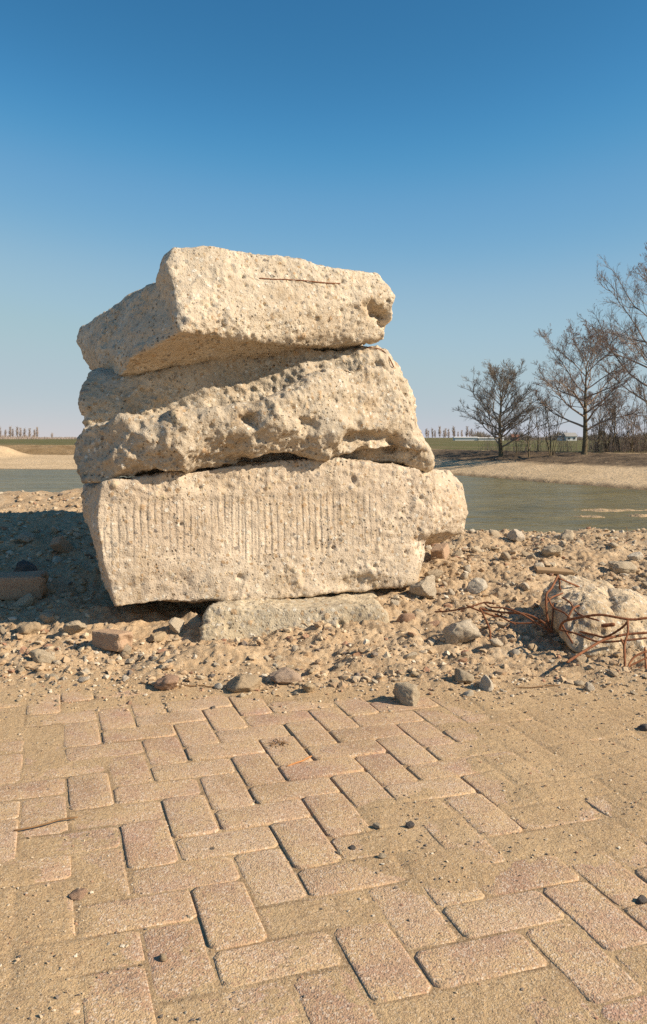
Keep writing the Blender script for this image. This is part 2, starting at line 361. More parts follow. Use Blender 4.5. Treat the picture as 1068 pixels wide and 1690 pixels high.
def near_height(x, y):
    sh = x.shape; p = p3(x, y); r = lambda a: a.reshape(sh)
    w = sstep(-.9, .6, x)                                   # left mound to right slope
    y0, yc, h = 3.3 * (1 - w) + 3.0 * w, 6.0 * (1 - w) + 5.5 * w, .455 * (1 - w) + .225 * w
    h = h + .035 * r(perlin(p * .9, 5)) * sstep(3.5, 5, y)
    t = np.clip((y - y0) / (yc - y0), 0, 1); z = h * t * t * (3 - 2 * t)
    z = z - (h + 2.3) * sstep(0, 4.2, y - yc)
    z = z + .055 * np.exp(-((x + .37) / .13) ** 2 - ((y - 3.24) / .12) ** 2) + .008 * np.exp(-((x - .1) / .5) ** 2 - ((y - 3.4) / .15) ** 2)
    z = z + .05 * np.exp(-((x + 1.0) / .35) ** 2 - ((y - 3.75) / .18) ** 2)
    rub = sstep(2.72, 3.25, y + .12 * r(perlin(p * 2.1, 9)))  # how much rubble soil
    # lumpy soil
    l1 = r(fbm(p * 4.5, 3, .5, 21)); l2 = r(fbm(p * 13, 4, .6, 31)); l3 = r(fbm(p * 34, 3, .6, 41, True))
    w1, w2, wr = worley(p * 17, 55)
    clod = r(np.clip(.5 - w1, 0, 1) * (wr > .35) * (0.5 + wr))
    c2_, _, cr2 = worley(p * 38, 56); clod2 = r(np.clip(.5 - c2_, 0, 1) * (cr2 > .3) * (.4 + cr2)); fc = r(facets((p + .02 * np.stack([perlin(p * 9, 91), perlin(p * 9, 92), 0 * p[:, 0]], 1)) * 11, 81))
    lum = r(np.clip(.5 + 1.6 * perlin(p * 3, 77), 0, 1))
    z = z + rub * (.030 * r(fbm(p * 2.1, 2, .5, 23)) + .034 * l1 + .022 * l2 + .013 * l3 + .046 * clod * lum + .026 * clod2 * (1.25 - lum) + .024 * fc * lum)
    # loose sand lying on and between the pavers
    sd = sandiness(x, y) + .30 * r(fbm(p * 3.3, 4, .6, 61)) + .14 * r(fbm(p * 14, 3, .5, 63))
    cover = sstep(.25, .95, sd)
    jt = np.exp(-(joint_dist(x + .003 * r(perlin(p * 25, 64)), y + .003 * r(perlin(p * 25, 66))) / .0065) ** 2) * np.clip(.75 + 1.2 * r(perlin(p * 6, 62)), .1, 1.1)
    full = sstep(.75, 1.15, sd)
    zs = -.0033 + .0050 * cover + .0027 * full - .0030 * jt * cover + .0026 * r(fbm(p * 9, 5, .65, 65)) + .0010 * r(fbm(p * 75, 2, .6, 67)) + .004 * (cover ** 2) * r(perlin(p * 7, 69))
    z = z + zs * (1 - rub) + .004 * rub
    return z, rub, np.clip(1 - .85 * jt * (1 - .7 * full) + rub, 0, 1)
GX, GY = np.meshgrid(gx, gy)
GZ, RUB, COV = near_height(GX, GY)
nx, ny = len(gx), len(gy)
idx = np.arange(nx * ny).reshape(ny, nx)
Fq = np.stack([idx[:-1, :-1], idx[:-1, 1:], idx[1:, 1:], idx[1:, :-1]], -1).reshape(-1, 4)
me = np_mesh('ground', np.stack([GX, GY, GZ], -1).reshape(-1, 3), Fq); set_attr(me, 'dirt', RUB); set_attr(me, 'cover', COV)
ground = link('ground', me, MAT['sand']); ground['kind'] = 'structure'
def gz(x, y):
    i = int(np.clip(np.searchsorted(gx, x) - 1, 0, nx - 2)); j = int(np.clip(np.searchsorted(gy, y) - 1, 0, ny - 2))
    a = (x - gx[i]) / (gx[i + 1] - gx[i]); b = (y - gy[j]) / (gy[j + 1] - gy[j])
    return float((GZ[j, i] * (1 - a) + GZ[j, i + 1] * a) * (1 - b) + (GZ[j + 1, i] * (1 - a) + GZ[j + 1, i + 1] * a) * b)
def hit(px, py):
    """where the ground lies at that place of the photograph"""
    lo = None
    for d in np.arange(1.0, 9, .01):
        q = P(px, py, d)
        if q.z <= gz(q.x, q.y): return Vector((q.x, q.y, gz(q.x, q.y)))
    q = P(px, py, 6.0); return Vector((q.x, q.y, gz(q.x, q.y)))

# ------------------------------------------------------------------ paving: every brick its own object
bed = np_mesh('pavement', [(-2.6, .3, -.12), (2.6, .3, -.12), (2.6, 3.4, -.12), (-2.6, 3.4, -.12)], [(0, 1, 2, 3)])
pavement = link('pavement', bed, MAT['sand']); pavement['kind'] = 'structure'
def paver_mesh(seed):
    r = random.Random(seed); bm = bmesh.new(); L, Wd = .2070, .1020
    rings = []
    for z, ins, cut in ((-.08, 0, .008), (-.010, 0, .008), (-.0020, .0010, .010), (-.0006, .0032, .013), (0, .0080, .017)):
        hx, hy = L / 2 - ins, Wd / 2 - ins; c = cut
        pts = [(hx - c, -hy), (hx, -hy + c), (hx, hy - c), (hx - c, hy), (-hx + c, hy), (-hx, hy - c), (-hx, -hy + c), (-hx + c, -hy)]
        rings.append([bm.verts.new((x + r.uniform(-.0012, .0012), y + r.uniform(-.0012, .0012), z + (r.uniform(-.0008, .0008) if z > -.05 else 0))) for x, y in pts])
    for a, b in zip(rings, rings[1:]):
        for i in range(8): bm.faces.new((a[i], a[(i + 1) % 8], b[(i + 1) % 8], b[i]))
    bm.faces.new(rings[-1])
    for f in bm.faces: f.smooth = True
    me = bpy.data.meshes.new('brick'); bm.to_mesh(me); bm.free(); me.materials.append(MAT['paver']); return me
PM = [paver_mesh(i) for i in range(12)]
nb = 0
for j in range(-10, 20):
    for i in range(-18, 24):
        k = (i + j) % 4
        if k not in (1, 3): continue
        cx, cy = (i + 1, j + .5) if k == 3 else (i + .5, j + 1)
        X, Y = BX + BU * (cx * BC + cy * BS), BY + BU * (cx * BS - cy * BC)
        if Y < .88 or Y > 3.02 or abs(X) > .385 * Y + .16: continue
        if nb >= 300: continue
        o = bpy.data.objects.new('brick', PM[rnd.randrange(12)]); COL.objects.link(o); o.parent = pavement; nb += 1
        sink = -.0004 + .0035 * math.sin(X * 2.3 + 1) * math.cos(Y * 2.9)
        o.location = (X + rnd.uniform(-.0012, .0012), Y + rnd.uniform(-.0012, .0012), sink + rnd.uniform(-.0022, .0022))
        o.rotation_euler = (rnd.uniform(-.011, .011), rnd.uniform(-.009, .009), .3196 + (math.pi / 2 if k == 1 else 0) + rnd.uniform(-.012, .012) + (math.pi if rnd.random() < .5 else 0))

# ------------------------------------------------------------------ big concrete blocks
def hull_into(bm, pts):
    vs = [bm.verts.new(p) for p in pts]
    r = bmesh.ops.convex_hull(bm, input=vs)
    dead = [v for v in r['geom_interior'] if isinstance(v, bmesh.types.BMVert)] + [v for v in r['geom_unused'] if isinstance(v, bmesh.types.BMVert)]
    bmesh.ops.delete(bm, geom=list(set(dead)), context='VERTS')
def fused(chunks, voxel):
    """several convex lumps melted into one even mesh"""
    bm = bmesh.new()
    for c in chunks:
        b2 = bmesh.new(); hull_into(b2, c); bmesh.ops.recalc_face_normals(b2, faces=b2.faces)
        t = bpy.data.meshes.new('t'); b2.to_mesh(t); b2.free(); bm.from_mesh(t); bpy.data.meshes.remove(t)
    me = bpy.data.meshes.new('raw'); bm.to_mesh(me); bm.free()
    o = bpy.data.objects.new('raw', me); COL.objects.link(o)
    m = o.modifiers.new('r', 'REMESH'); m.mode = 'VOXEL'; m.voxel_size = voxel; m.adaptivity = 0
    dg = bpy.context.evaluated_depsgraph_get(); ev = o.evaluated_get(dg)
    out = bpy.data.meshes.new_from_object(ev); bpy.data.objects.remove(o); bpy.data.meshes.remove(me)
    return out
def laplace(me, n, lam=.6):
    V = get_vf(me); E = np.empty(len(me.edges) * 2, np.int32); me.edges.foreach_get('vertices', E); E = E.reshape(-1, 2)
    deg = np.bincount(E.ravel(), minlength=len(V)).astype(float)[:, None]
    for _ in range(n):
        A = np.stack([np.bincount(E[:, 0], V[E[:, 1], c], len(V)) + np.bincount(E[:, 1], V[E[:, 0], c], len(V)) for c in range(3)], 1)
        V = V + lam * (A / deg - V)
    me.vertices.foreach_set('co', V.astype(np.float32).ravel()); me.update()
def aggregate(p, size, share, seed):
    """domes of stones and pits of lost stones"""
    d, d2, r = worley(p / size, seed)
    rad = .26 + .2 * ((r * 7.3) % 1)
    dome = np.sqrt(np.clip(1 - (d / rad) ** 2, 0, 1)); st = r < share; pit = (r > 1 - share * .45)
    return dome * st, dome * pit, ((r * 13.7) % 1)
def roughen(me, amp=(.02, .012, .006), lumps=.0, smooth_fn=None, seed=0, dents=(), groove=None, stone=.0058, edge=0.0):
    V = get_vf(me); N = get_n(me)
    jit = .035 * np.stack([fbm(V * 13, 3, .6, seed + 80), fbm(V * 13, 3, .6, seed + 82), fbm(V * 13, 3, .6, seed + 84)], 1) if len(dents) else 0
    for c, rad, depth, dirv in dents:
        q = (V + jit - np.array(c)) / np.array(rad); w = np.exp(-1.6 * (q ** 2).sum(1) ** 1.5); V = V + w[:, None] * depth * np.array(dirv)[None]
    q = np.stack([V[:, 0], V[:, 1], V[:, 2]], 1)
    k = np.ones(len(V)) if smooth_fn is None else smooth_fn(V, N)          # 1 = broken face, 0 = cast face
    warp = .02 * np.stack([perlin(q * 9, seed + 90), perlin(q * 9, seed + 91), perlin(q * 9, seed + 92)], 1)
    d = amp[0] * fbm(q * 3.1, 3, .5, seed) * (.45 + .55 * k)
    d = d + amp[1] * fbm(q * 11, 4, .6, seed + 10) * (.25 + .75 * k)
    d = d + amp[2] * np.clip(.55 + 1.5 * perlin(q * 5.3, seed + 27), .2, 1.2) * (.35 * fbm((q + warp) * 30, 3, .6, seed + 20, True) + .75 * facets((q + .4 * warp) * 25, seed + 25) + .5 * facets((q + .4 * warp) * 47, seed + 26)) * (.35 + .65 * k)
    if lumps: d = d + lumps * (facets((q + 1.2 * warp) * 4.6, seed + 30) + .62 * np.clip(.6 + 1.8 * perlin(q * 3.7, seed + 33), .15, 1.2) * facets((q + .6 * warp) * 10.5, seed + 35)) * k
    a1, p1, t1 = aggregate(q + .3 * warp, .036, .34, seed + 40)
    a2, p2, t2 = aggregate(q, .020, .30, seed + 50)
    patch = np.clip(.55 + 2.4 * perlin(q * 4.2, seed + 60), .05, 1.25) * (.34 + .66 * k)
    d = d + patch * (stone * a1 - 1.7 * stone * p1 + .5 * stone * a2 - 1.3 * stone * p2)
    # scattered blow holes on cast faces too
    b1, b2_, br = worley(q / .055, seed + 70); d = d - .018 * np.exp(-(b1 / .14) ** 2) * (br > .5) * sstep(-.05, .2, perlin(q * 3.9, seed + 72))
    if groove is not None: d = d + groove(V, N)
    V = V + N * d[:, None]
    me.vertices.foreach_set('co', V.astype(np.float32).ravel())
    on = np.clip(np.maximum(a1, a2 * .9) * 1.8, 0, 1) * (patch > .38)
    set_attr(me, 'stone', on); set_attr(me, 'stone_tone', np.where(a1 > a2 * .9, t1, t2))
    me.polygons.foreach_set('use_smooth', np.ones(len(me.polygons), bool)); me.update()
PT = lambda L: [P(*a) for a in L]
VOX = .0069
U3 = np.array((.928, .371, 0)); V3 = np.array((-.371, .928, 0)); NF = -V3       # along the front, into the stack, out of the front

# lowest block
low = fused([
    PT([(166, 798, 3.56), (230, 788, 3.63), (320, 777, 3.72), (420, 765, 3.81), (500, 758, 3.9), (560, 756, 3.96), (640, 764, 4.06), (695, 772, 4.12), (716, 800, 4.13), (716, 870, 4.11),
        (704, 925, 4.10), (688, 962, 4.09), (600, 974, 3.98), (500, 984, 3.87), (400, 992, 3.76), (300, 999, 3.66), (190, 1003, 3.57), (174, 940, 3.555), (162, 860, 3.55),
        (139, 806, 3.78), (141, 850, 3.82), (162, 910, 3.86), (180, 985, 3.86), (172, 797, 4.45), (230, 940, 4.45), (600, 770, 4.85), (610, 930, 4.85)]),
    PT([(680, 776, 4.2), (742, 774, 4.38), (763, 800, 4.36), (773, 848, 4.34), (760, 878, 4.36), (728, 891, 4.36), (700, 880, 4.14), (708, 800, 4.16), (650, 800, 4.8), (660, 900, 4.7)])], VOX)
laplace(low, 5)
def low_smooth(V, N):
    f = N @ NF; u = (V - np.array(P(200, 1003, 3.56))) @ U3
    cast = sstep(.75, .95, f) * sstep(.23, .31, V[:, 2] + .03 * perlin(V * 6, 3)) * (1 - sstep(.60, .66, V[:, 2] + .03 * perlin(V * 5, 4))) * (1 - sstep(1.12, 1.32, u + .1 * perlin(V * 5, 6)))
    return 1 - .9 * cast
GRV = {}
def low_groove(V, N):
    f = N @ NF; u = (V - np.array(P(200, 1003, 3.56))) @ U3
    m = sstep(.8, .95, f) * sstep(.29, .36, V[:, 2] + .06 * perlin(V * 7, 3)) * (1 - sstep(.57, .63, V[:, 2] + .05 * perlin(V * 6, 8))) * sstep(-.10, -.05, u) * (1 - sstep(1.12, 1.3, u))
    m = m * np.clip(.75 + 1.1 * perlin(V * 5, 12), .15, 1)
    ph = u / .0305 + .10 * perlin(V * 7, 13); s = np.abs((ph % 1) - .5) * 2
    step = -.004 * sstep(.335, .35, V[:, 2]) * (1 - sstep(.575, .61, V[:, 2])) * sstep(.8, .95, f)
    GRV['m'], GRV['u'] = m, u
    return -.0035 * m * np.exp(-(s / .30) ** 2) * np.clip(.7 + 1.5 * perlin(V * np.array((14, 14, 9)), 15), .05, 1.4) + .0022 * m * (h01(hash3(np.floor(ph + .5).astype(np.int64), np.zeros(len(V), np.int64), np.zeros(len(V), np.int64), 4)) - .5) + step
roughen(low, (.016, .010, .015), .024, low_smooth, 100, groove=low_groove, dents=[(P(715, 900, 4.12), (.10, .1, .07), .05, V3), (P(300, 1003, 3.66), (.3, .08, .03), .02, (0, 0, 1)), (P(590, 965, 3.97), (.16, .08, .05), .03, V3), (P(395, 955, 3.73), (.03, .05, .02), .025, V3)])
set_attr(low, 'groove', GRV['m']); set_attr(low, 'groove_u', GRV['u'])
block_low = tag(link('concrete_block', low, MAT['concrete_low']), 'bottom concrete block of the stack, with fine vertical grooves across its front', 'concrete block', 'concrete blocks in the stack')

# middle block
mid = fused([
    PT([(141, 662, 3.76), (144, 645, 3.79), (160, 626, 3.84), (300, 602, 3.84), (450, 572, 3.97), (570, 578, 4.09), (628, 590, 4.16), (656, 612, 4.2), (688, 680, 4.21), (709, 748, 4.22), (705, 764, 4.25),
        (146, 700, 3.74), (156, 770, 3.76), (205, 606, 4.6), (630, 600, 4.9), (210, 785, 4.5), (670, 765, 4.95), (400, 768, 3.95)]),
    PT([(136, 704, 3.68), (121, 730, 3.68), (118, 755, 3.66), (124, 776, 3.64), (140, 794, 3.62), (165, 797, 3.60), (250, 783, 3.62), (300, 773, 3.66), (340, 762, 3.71), (182, 692, 3.59), (265, 694, 3.60), (330, 676, 3.64),
        (400, 676, 3.68), (430, 700, 3.69), (410, 760, 3.78), (300, 690, 3.58), (200, 740, 3.56), (300, 735, 3.59), (250, 700, 4.0), (250, 780, 4.0)]),
    PT([(350, 684, 3.66), (360, 755, 3.74), (400, 676, 3.67), (480, 650, 3.73), (560, 606, 3.9), (616, 606, 4.03), (650, 622, 4.12), (686, 690, 4.14), (706, 742, 4.17), (640, 732, 4.03), (560, 745, 3.93), (480, 748, 3.8), (420, 756, 3.73),
        (460, 700, 3.70), (560, 672, 3.86), (500, 700, 4.2), (650, 700, 4.5)])], VOX)
laplace(mid, 5)
roughen(mid, (.020, .016, .024), .062, None, 300, dents=[(P(600, 726, 4.02), (.15, .14, .05), .075, V3 + np.array((0, 0, .35))), (P(655, 735, 4.12), (.06, .1, .05), .06, V3), (P(410, 758, 3.76), (.12, .1, .03), .07, V3), (P(300, 785, 3.66), (.32, .10, .030), .07, V3), (P(412, 692, 3.69), (.05, .08, .035), .055, V3), (P(505, 700, 3.78), (.05, .08, .04), .045, V3), (P(550, 660, 3.84), (.04, .06, .03), .03, V3), (P(230, 735, 3.58), (.05, .06, .05), .035, V3)])
block_mid = tag(link('concrete_block', mid, MAT['concrete_mid']), 'middle concrete block of the stack, the most broken, with a jutting lower lip', 'concrete block', 'concrete blocks in the stack')

# top block
top = fused([
    PT([(288, 410, 3.63), (350, 407, 3.68), (385, 414, 3.72), (426, 427, 3.77), (562, 446, 3.95), (625, 453, 4.06), (652, 489, 4.08), (638, 557, 4.12), (534, 574, 3.96), (480, 570, 3.87), (404, 557, 3.73), (344, 554, 3.61),
        (296, 549, 3.50), (311, 533, 3.51), (278, 440, 3.58), (266, 432, 3.66), (258, 462, 3.70), (310, 418, 4.0), (600, 460, 4.5), (300, 520, 4.0), (600, 560, 4.5)]),
    PT([(134, 541, 4.5), (127, 565, 4.5), (143, 597, 4.45), (162, 626, 4.35), (200, 619, 3.78), (215, 592, 3.65), (296, 549, 3.52), (262, 468, 3.70), (215, 489, 4.05), (176, 514, 4.28), (310, 520, 3.6), (250, 470, 4.4), (600, 470, 4.85), (600, 590, 4.85), (450, 574, 3.92), (590, 565, 4.1)])], VOX)
laplace(top, 4)
NT = np.array((.34, -.87, .35)); NT /= np.linalg.norm(NT)
roughen(top, (.014, .010, .016), .022, lambda V, N: 1 - .45 * sstep(.6, .9, N @ NT), 500,
        dents=[(P(604, 505, 4.05), (.05, .07, .030), .05, (-.35, .92, .1)), (P(622, 520, 4.08), (.06, .09, .04), .09, (-.35, .92, .15)), (P(634, 536, 4.10), (.04, .08, .03), .07, (-.6, .7, .1)), (P(648, 548, 4.14), (.05, .06, .03), .05, (-.9, .2, 0))])
block_top = tag(link('concrete_block', top, MAT['concrete_top']), 'top concrete block of the stack, with a smooth pale front and shaded left end', 'concrete block', 'concrete blocks in the stack')

# footing slab below the stack
slab = fused([PT([(337, 1014, 3.56), (348, 1004, 3.575), (480, 1003, 3.63), (625, 1003, 3.70), (640, 1014, 3.71), (642, 1050, 3.70), (640, 1085, 3.69), (333, 1045, 3.53), (335, 1085, 3.5), (500, 1085, 3.62), (390, 965, 4.3), (610, 965, 4.3), (400, 1040, 4.3), (610, 1040, 4.3)])], .0062)
laplace(slab, 4)
roughen(slab, (.014, .009, .014), .024, None, 700)
tag(link('concrete_slab', slab, MAT['concrete_grey']), 'low grey concrete slab that carries the stack, half sunk in soil', 'concrete slab')

# ------------------------------------------------------------------ steel bars
def tube_np(path, radii, sides, V, Fc, knob=None):
    path = [Vector(p) for p in path]; base = len(V); n = len(path)
    for i, p in enumerate(path):
        t = (path[min(i + 1, n - 1)] - path[max(i - 1, 0)]).normalized()
        a = t.orthogonal().normalized() if i == 0 else (a - t * a.dot(t)).normalized()
        b = t.cross(a); r = radii[i] if hasattr(radii, '__len__') else radii
        for k in range(sides):
            an = 2 * math.pi * k / sides; V.append(p + (a * math.cos(an) + b * math.sin(an)) * r)
    for i in range(n - 1):
        for k in range(sides):
            k2 = (k + 1) % sides; Fc.append((base + i * sides + k, base + i * sides + k2, base + (i + 1) * sides + k2, base + (i + 1) * sides + k))
def spline(pts, step):
    pts = [Vector(p) for p in pts]; out = []
    for i in range(len(pts) - 1):
        p0, p1, p2, p3_ = pts[max(i - 1, 0)], pts[i], pts[i + 1], pts[min(i + 2, len(pts) - 1)]
        n = max(2, int((p2 - p1).length / step))
        for k in range(n):
            t = k / n; out.append(.5 * ((2 * p1) + (p2 - p0) * t + (2 * p0 - 5 * p1 + 4 * p2 - p3_) * t * t + (3 * p1 - p0 - 3 * p2 + p3_) * t ** 3))
    out.append(pts[-1]); return out
def bar(name, pts, r, mat, parent=None, step=.006, sides=7, ribs=True):
    path = spline(pts, step); V, Fc = [], []
    rad = [r * ((1.12 if i % 3 == 0 else .94) if ribs else 1) * rnd.uniform(.96, 1.05) for i in range(len(path))]; rad[0] *= .6; rad[-1] *= .6
    tube_np(path, rad, sides, V, Fc)
    n = len(V); Fc2 = [list(f) for f in Fc]
    me = bpy.data.meshes.new(name); me.from_pydata([tuple(v) for v in V], [], Fc2 + [list(range(sides))[::-1], list(range(n - sides, n))])
    for p in me.polygons: p.use_smooth = True
    return link(name, me, mat, parent)
from mathutils.bvhtree import BVHTree
def on_face(me, pts, out):
    """points of the photograph laid on a block's front"""
    V = get_vf(me); fs = np.empty(len(me.loops), np.int32); me.loops.foreach_get('vertex_index', fs); t = BVHTree.FromPolygons(V.tolist(), fs.reshape(-1, 4).tolist()); r = []
    for px, py in pts:
        a = Vector((0, 0, CAMH)); d = (P(px, py, 1) - a).normalized(); h = t.ray_cast(a, d)[0]; r.append((h if h else P(px, py, 4.1)) - d * out)
    return r
bar('rebar', on_face(top, [(428, 459), (440, 460), (455, 461), (470, 461), (482, 462), (500, 463), (520, 465), (540, 467), (562, 468)], .002), .0027, MAT['rust'], block_top)
bar('wire', on_face(mid, [(606, 574), (622, 575), (632, 579), (642, 590), (650, 606)], .009), .003, MAT['rust'], block_mid)

Z3 = lambda x, y, d: P(660 + x / 2.6176, 860 + y / 2.6176, d)
lump = fused([[Z3(*a) for a in ((610, 300, 3.75), (690, 238, 3.8), (790, 240, 3.85), (640, 400, 3.6), (690, 500, 3.36), (740, 560, 3.28), (830, 585, 3.26), (930, 580, 3.27), (960, 480, 3.3), (860, 380, 3.4), (720, 420, 3.36), (900, 262, 3.85), (800, 380, 4.1), (1000, 420, 3.9), (800, 620, 3.35))],
              [Z3(*a) for a in ((900, 285, 3.75), (960, 390, 3.4), (1068, 395, 3.4), (1180, 420, 3.4), (1190, 560, 3.32), (1060, 585, 3.27), (930, 590, 3.29), (880, 480, 3.32), (1010, 300, 3.9), (1150, 350, 3.9), (1000, 640, 3.35))]], .0068)
laplace(lump, 4)
roughen(lump, (.025, .014, .020), .050, None, 900)
lump_o = tag(link('concrete_lump', lump, MAT['concrete_dusty']), 'broken sandy concrete lump bristling with bent rusty reinforcing bars', 'concrete lump')
RB = [([(722, 610, 3.0), (800, 560, 3.08), (885, 512, 3.15), (975, 490, 3.18), (1068, 482, 3.18), (1160, 470, 3.2)], .0058),
      ([(690, 470, 3.34), (700, 443, 3.3), (725, 428, 3.27), (800, 412, 3.24), (870, 405, 3.22), (960, 420, 3.2), (1010, 425, 3.2), (1068, 418, 3.2), (1150, 410, 3.22)], .0058),
      ([(983, 430, 3.19), (985, 480, 3.15), (970, 540, 3.1), (972, 620, 3.05), (965, 665, 3.03), (935, 718, 3.0)], .0052),
      ([(955, 508, 3.17), (972, 555, 3.13), (970, 620, 3.08)], .0045),
      ([(988, 428, 3.19), (960, 460, 3.2), (890, 500, 3.24), (840, 492, 3.27), (755, 472, 3.32)], .005),
      ([(684, 234, 3.62), (655, 290, 3.52), (633, 320, 3.46), (635, 400, 3.42), (648, 480, 3.42)], .0055),
      ([(684, 234, 3.62), (690, 262, 3.6), (692, 292, 3.62), (718, 306, 3.66)], .0045),
      ([(690, 248, 3.6), (740, 270, 3.62), (800, 293, 3.68), (830, 300, 3.72)], .0045),
      ([(632, 355, 3.46), (660, 328, 3.5), (715, 308, 3.6)], .004),
      ([(663, 355, 3.5), (660, 420, 3.44), (655, 485, 3.42)], .0048),
      ([(700, 445, 3.3), (715, 475, 3.26), (747, 528, 3.2)], .0048),
      ([(722, 430, 3.34), (745, 382, 3.36), (775, 365, 3.4), (800, 368, 3.45), (825, 400, 3.5)], .005),
      ([(658, 475, 3.4), (612, 432, 3.42), (540, 402, 3.45), (450, 395, 3.48), (380, 385, 3.5), (345, 374, 3.5)], .0055),
      ([(345, 374, 3.5), (372, 428, 3.46), (390, 480, 3.43), (388, 550, 3.4)], .0048),
      ([(287, 364, 3.55), (340, 386, 3.52), (420, 413, 3.5), (442, 400, 3.48)], .0045),
      ([(440, 412, 3.48), (500, 441, 3.44), (640, 434, 3.42)], .0042),
      ([(1110, 610, 3.12), (1068, 625, 3.1), (980, 655, 3.06), (905, 682, 3.04)], .0052),
      ([(1058, 545, 3.14), (1062, 620, 3.08), (1064, 735, 3.0)], .0042),
      ([(870, 452, 3.28), (930, 446, 3.27)], .009),
      ([(150, 392, 3.62), (215, 388, 3.58), (300, 372, 3.54), (365, 352, 3.55), (410, 358, 3.53)], .0042),
      ([(365, 352, 3.55), (392, 372, 3.5), (452, 376, 3.48), (520, 398, 3.45), (600, 446, 3.42), (650, 478, 3.4)], .0045),
      ([(410, 400, 3.5), (470, 432, 3.45), (500, 446, 3.43)], .004),
      ([(640, 330, 3.46), (662, 372, 3.42), (712, 398, 3.36), (742, 430, 3.3)], .0042),
      ([(700, 330, 3.5), (735, 352, 3.44), (770, 400, 3.36), (860, 430, 3.26)], .0042),
      ([(690, 470, 3.32), (760, 486, 3.26), (850, 520, 3.2), (930, 520, 3.17), (1068, 505, 3.16)], .0045),
      ([(1068, 560, 3.12), (1010, 590, 3.1), (985, 640, 3.06), (1000, 690, 3.02)], .0045),
      ([(880, 660, 3.05), (960, 640, 3.07), (1068, 590, 3.1), (1130, 570, 3.12)], .0042)]
for pts, r in RB: bar('rebar', [Z3(*a) for a in pts], r * .84, MAT['rust'], lump_o)

# ------------------------------------------------------------------ loose stones
def rock_mesh(seed, sub=4, flat=.75, cuts=11, rough=.16):
    r = np.random.default_rng(seed); bm = bmesh.new(); bmesh.ops.create_icosphere(bm, subdivisions=sub, radius=1)
    V = np.array([v.co for v in bm.verts])
    for _ in range(cuts):                                # knock flat faces off
        n = r.normal(size=3); n /= np.linalg.norm(n); h = r.uniform(.42, .8); dd = V @ n; V = V - np.outer(np.maximum(dd - h, 0), n) * .9
    V = V * np.array((1, r.uniform(.65, .9), flat * r.uniform(.8, 1)))
    Nn = V / np.linalg.norm(V, axis=1)[:, None]
    V = V + Nn * (rough * fbm(V * 2 + seed * 3.1, 4, .6, seed)[:, None] * 1.2 + rough * .55 * fbm(V * 6 + seed, 3, .65, seed, True)[:, None] + rough * .5 * facets(V * 2.6 + seed * 1.7, seed)[:, None])
    V /= np.abs(V[:, 0]).max()
    for v, c in zip(bm.verts, V): v.co = c
    for f in bm.faces: f.smooth = True
    me = bpy.data.meshes.new('stone'); bm.to_mesh(me); bm.free(); return me
def brick_chunk(seed):
    r = random.Random(seed); bm = bmesh.new(); bmesh.ops.create_cube(bm, size=2)
    bmesh.ops.subdivide_edges(bm, edges=bm.edges, cuts=7, use_grid_fill=True)
    V = np.array([v.co for v in bm.verts]); V = np.sign(V) * np.minimum(np.abs(V), 1)
    e = np.sort(np.abs(V), 1); V = V * (1 - .06 * ((e[:, 1] > .95) & (e[:, 2] > .95)))[:, None] * np.array((1, .55, .45))
    brk = V[:, 0] > .6; V[brk, 0] -= .25 * (.5 + perlin(V[brk] * np.array((0, 2.3, 2.3)) + seed, 3))
    V = V + .05 * np.stack([fbm(V * 3 + seed, 3, .6, 1), fbm(V * 3 + seed, 3, .6, 2), fbm(V * 3 + seed, 3, .6, 3)], 1)
    for v, c in zip(bm.verts, V): v.co = c
    for f in bm.faces: f.smooth = False
    me = bpy.data.meshes.new('brick_piece'); bm.to_mesh(me); bm.free(); return me
CACHE = {}
def meshfor(seed, mat, kind='rock', sub=3, flat=.75):
    key = (seed, mat, kind, sub, flat)
    if key not in CACHE:
        CACHE[key] = rock_mesh(seed, sub, flat) if kind == 'rock' else brick_chunk(seed)
        CACHE[key].materials.append(MAT[mat])
    return CACHE[key]
placed = []
def stone(px, py, wpx, mat, label, name='stone', cat='stone', seed=None, sub=4, flat=.75, kind='rock', rot=None, tilt=.25, sink=.25, group=None, loc=None):
    q = loc or hit(px, py); half = wpx / 2 / F * q.y
    o = link(name, meshfor(seed if seed is not None else rnd.randrange(1000), mat, kind, sub, flat))
    hgt = half * (flat if kind == 'rock' else .45)
    o.scale = (half,) * 3; o.rotation_euler = (rnd.uniform(-tilt, tilt), rnd.uniform(-tilt, tilt), rnd.uniform(0, 6.28) if rot is None else rot)
    o.location = (q.x, q.y, q.z + hgt * (.9 - 2 * sink)); placed.append((q.x, q.y, half))
    return tag(o, label, cat, group)
stone(672, 1160, 54, 'rock_grey', 'rough grey stone lying alone on the sandy paving', seed=63, flat=.72, sink=.15)
stone(755, 1062, 76, 'concrete_rubble', 'large pale rubble stone in the dirt left of the rusty bars', seed=4, flat=.85, sink=.2)
stone(277, 1137, 42, 'rock_red', 'reddish brown stone at the paving edge under the stack', seed=5, flat=.6, rot=.1)
stone(405, 1137, 62, 'rock_tan', 'pale yellowish stone beside the pink flat stone', seed=6, flat=.65, rot=.2)
stone(466, 1127, 66, 'rock_pink', 'flat pinkish stone at the paving edge below the slab', seed=7, flat=.5, rot=.3, tilt=.1)
stone(509, 1141, 32, 'rock_tan', 'small tan stone just right of the pinkish flat stone', seed=8, flat=.65)
stone(361, 1137, 17, 'rock_white', 'little white stone touching the pale yellowish stone', seed=9, sub=3)
stone(68, 1092, 46, 'rock_grey', 'grey tan stone on the sand left of the red brick piece', seed=10, flat=.6)
stone(137, 1125, 24, 'rock_white', 'flat white chip on the sand at the far left', seed=12, flat=.35, sub=3)
stone(207, 1123, 19, 'rock_white', 'small white stone right of the flat white chip', seed=13, sub=3)
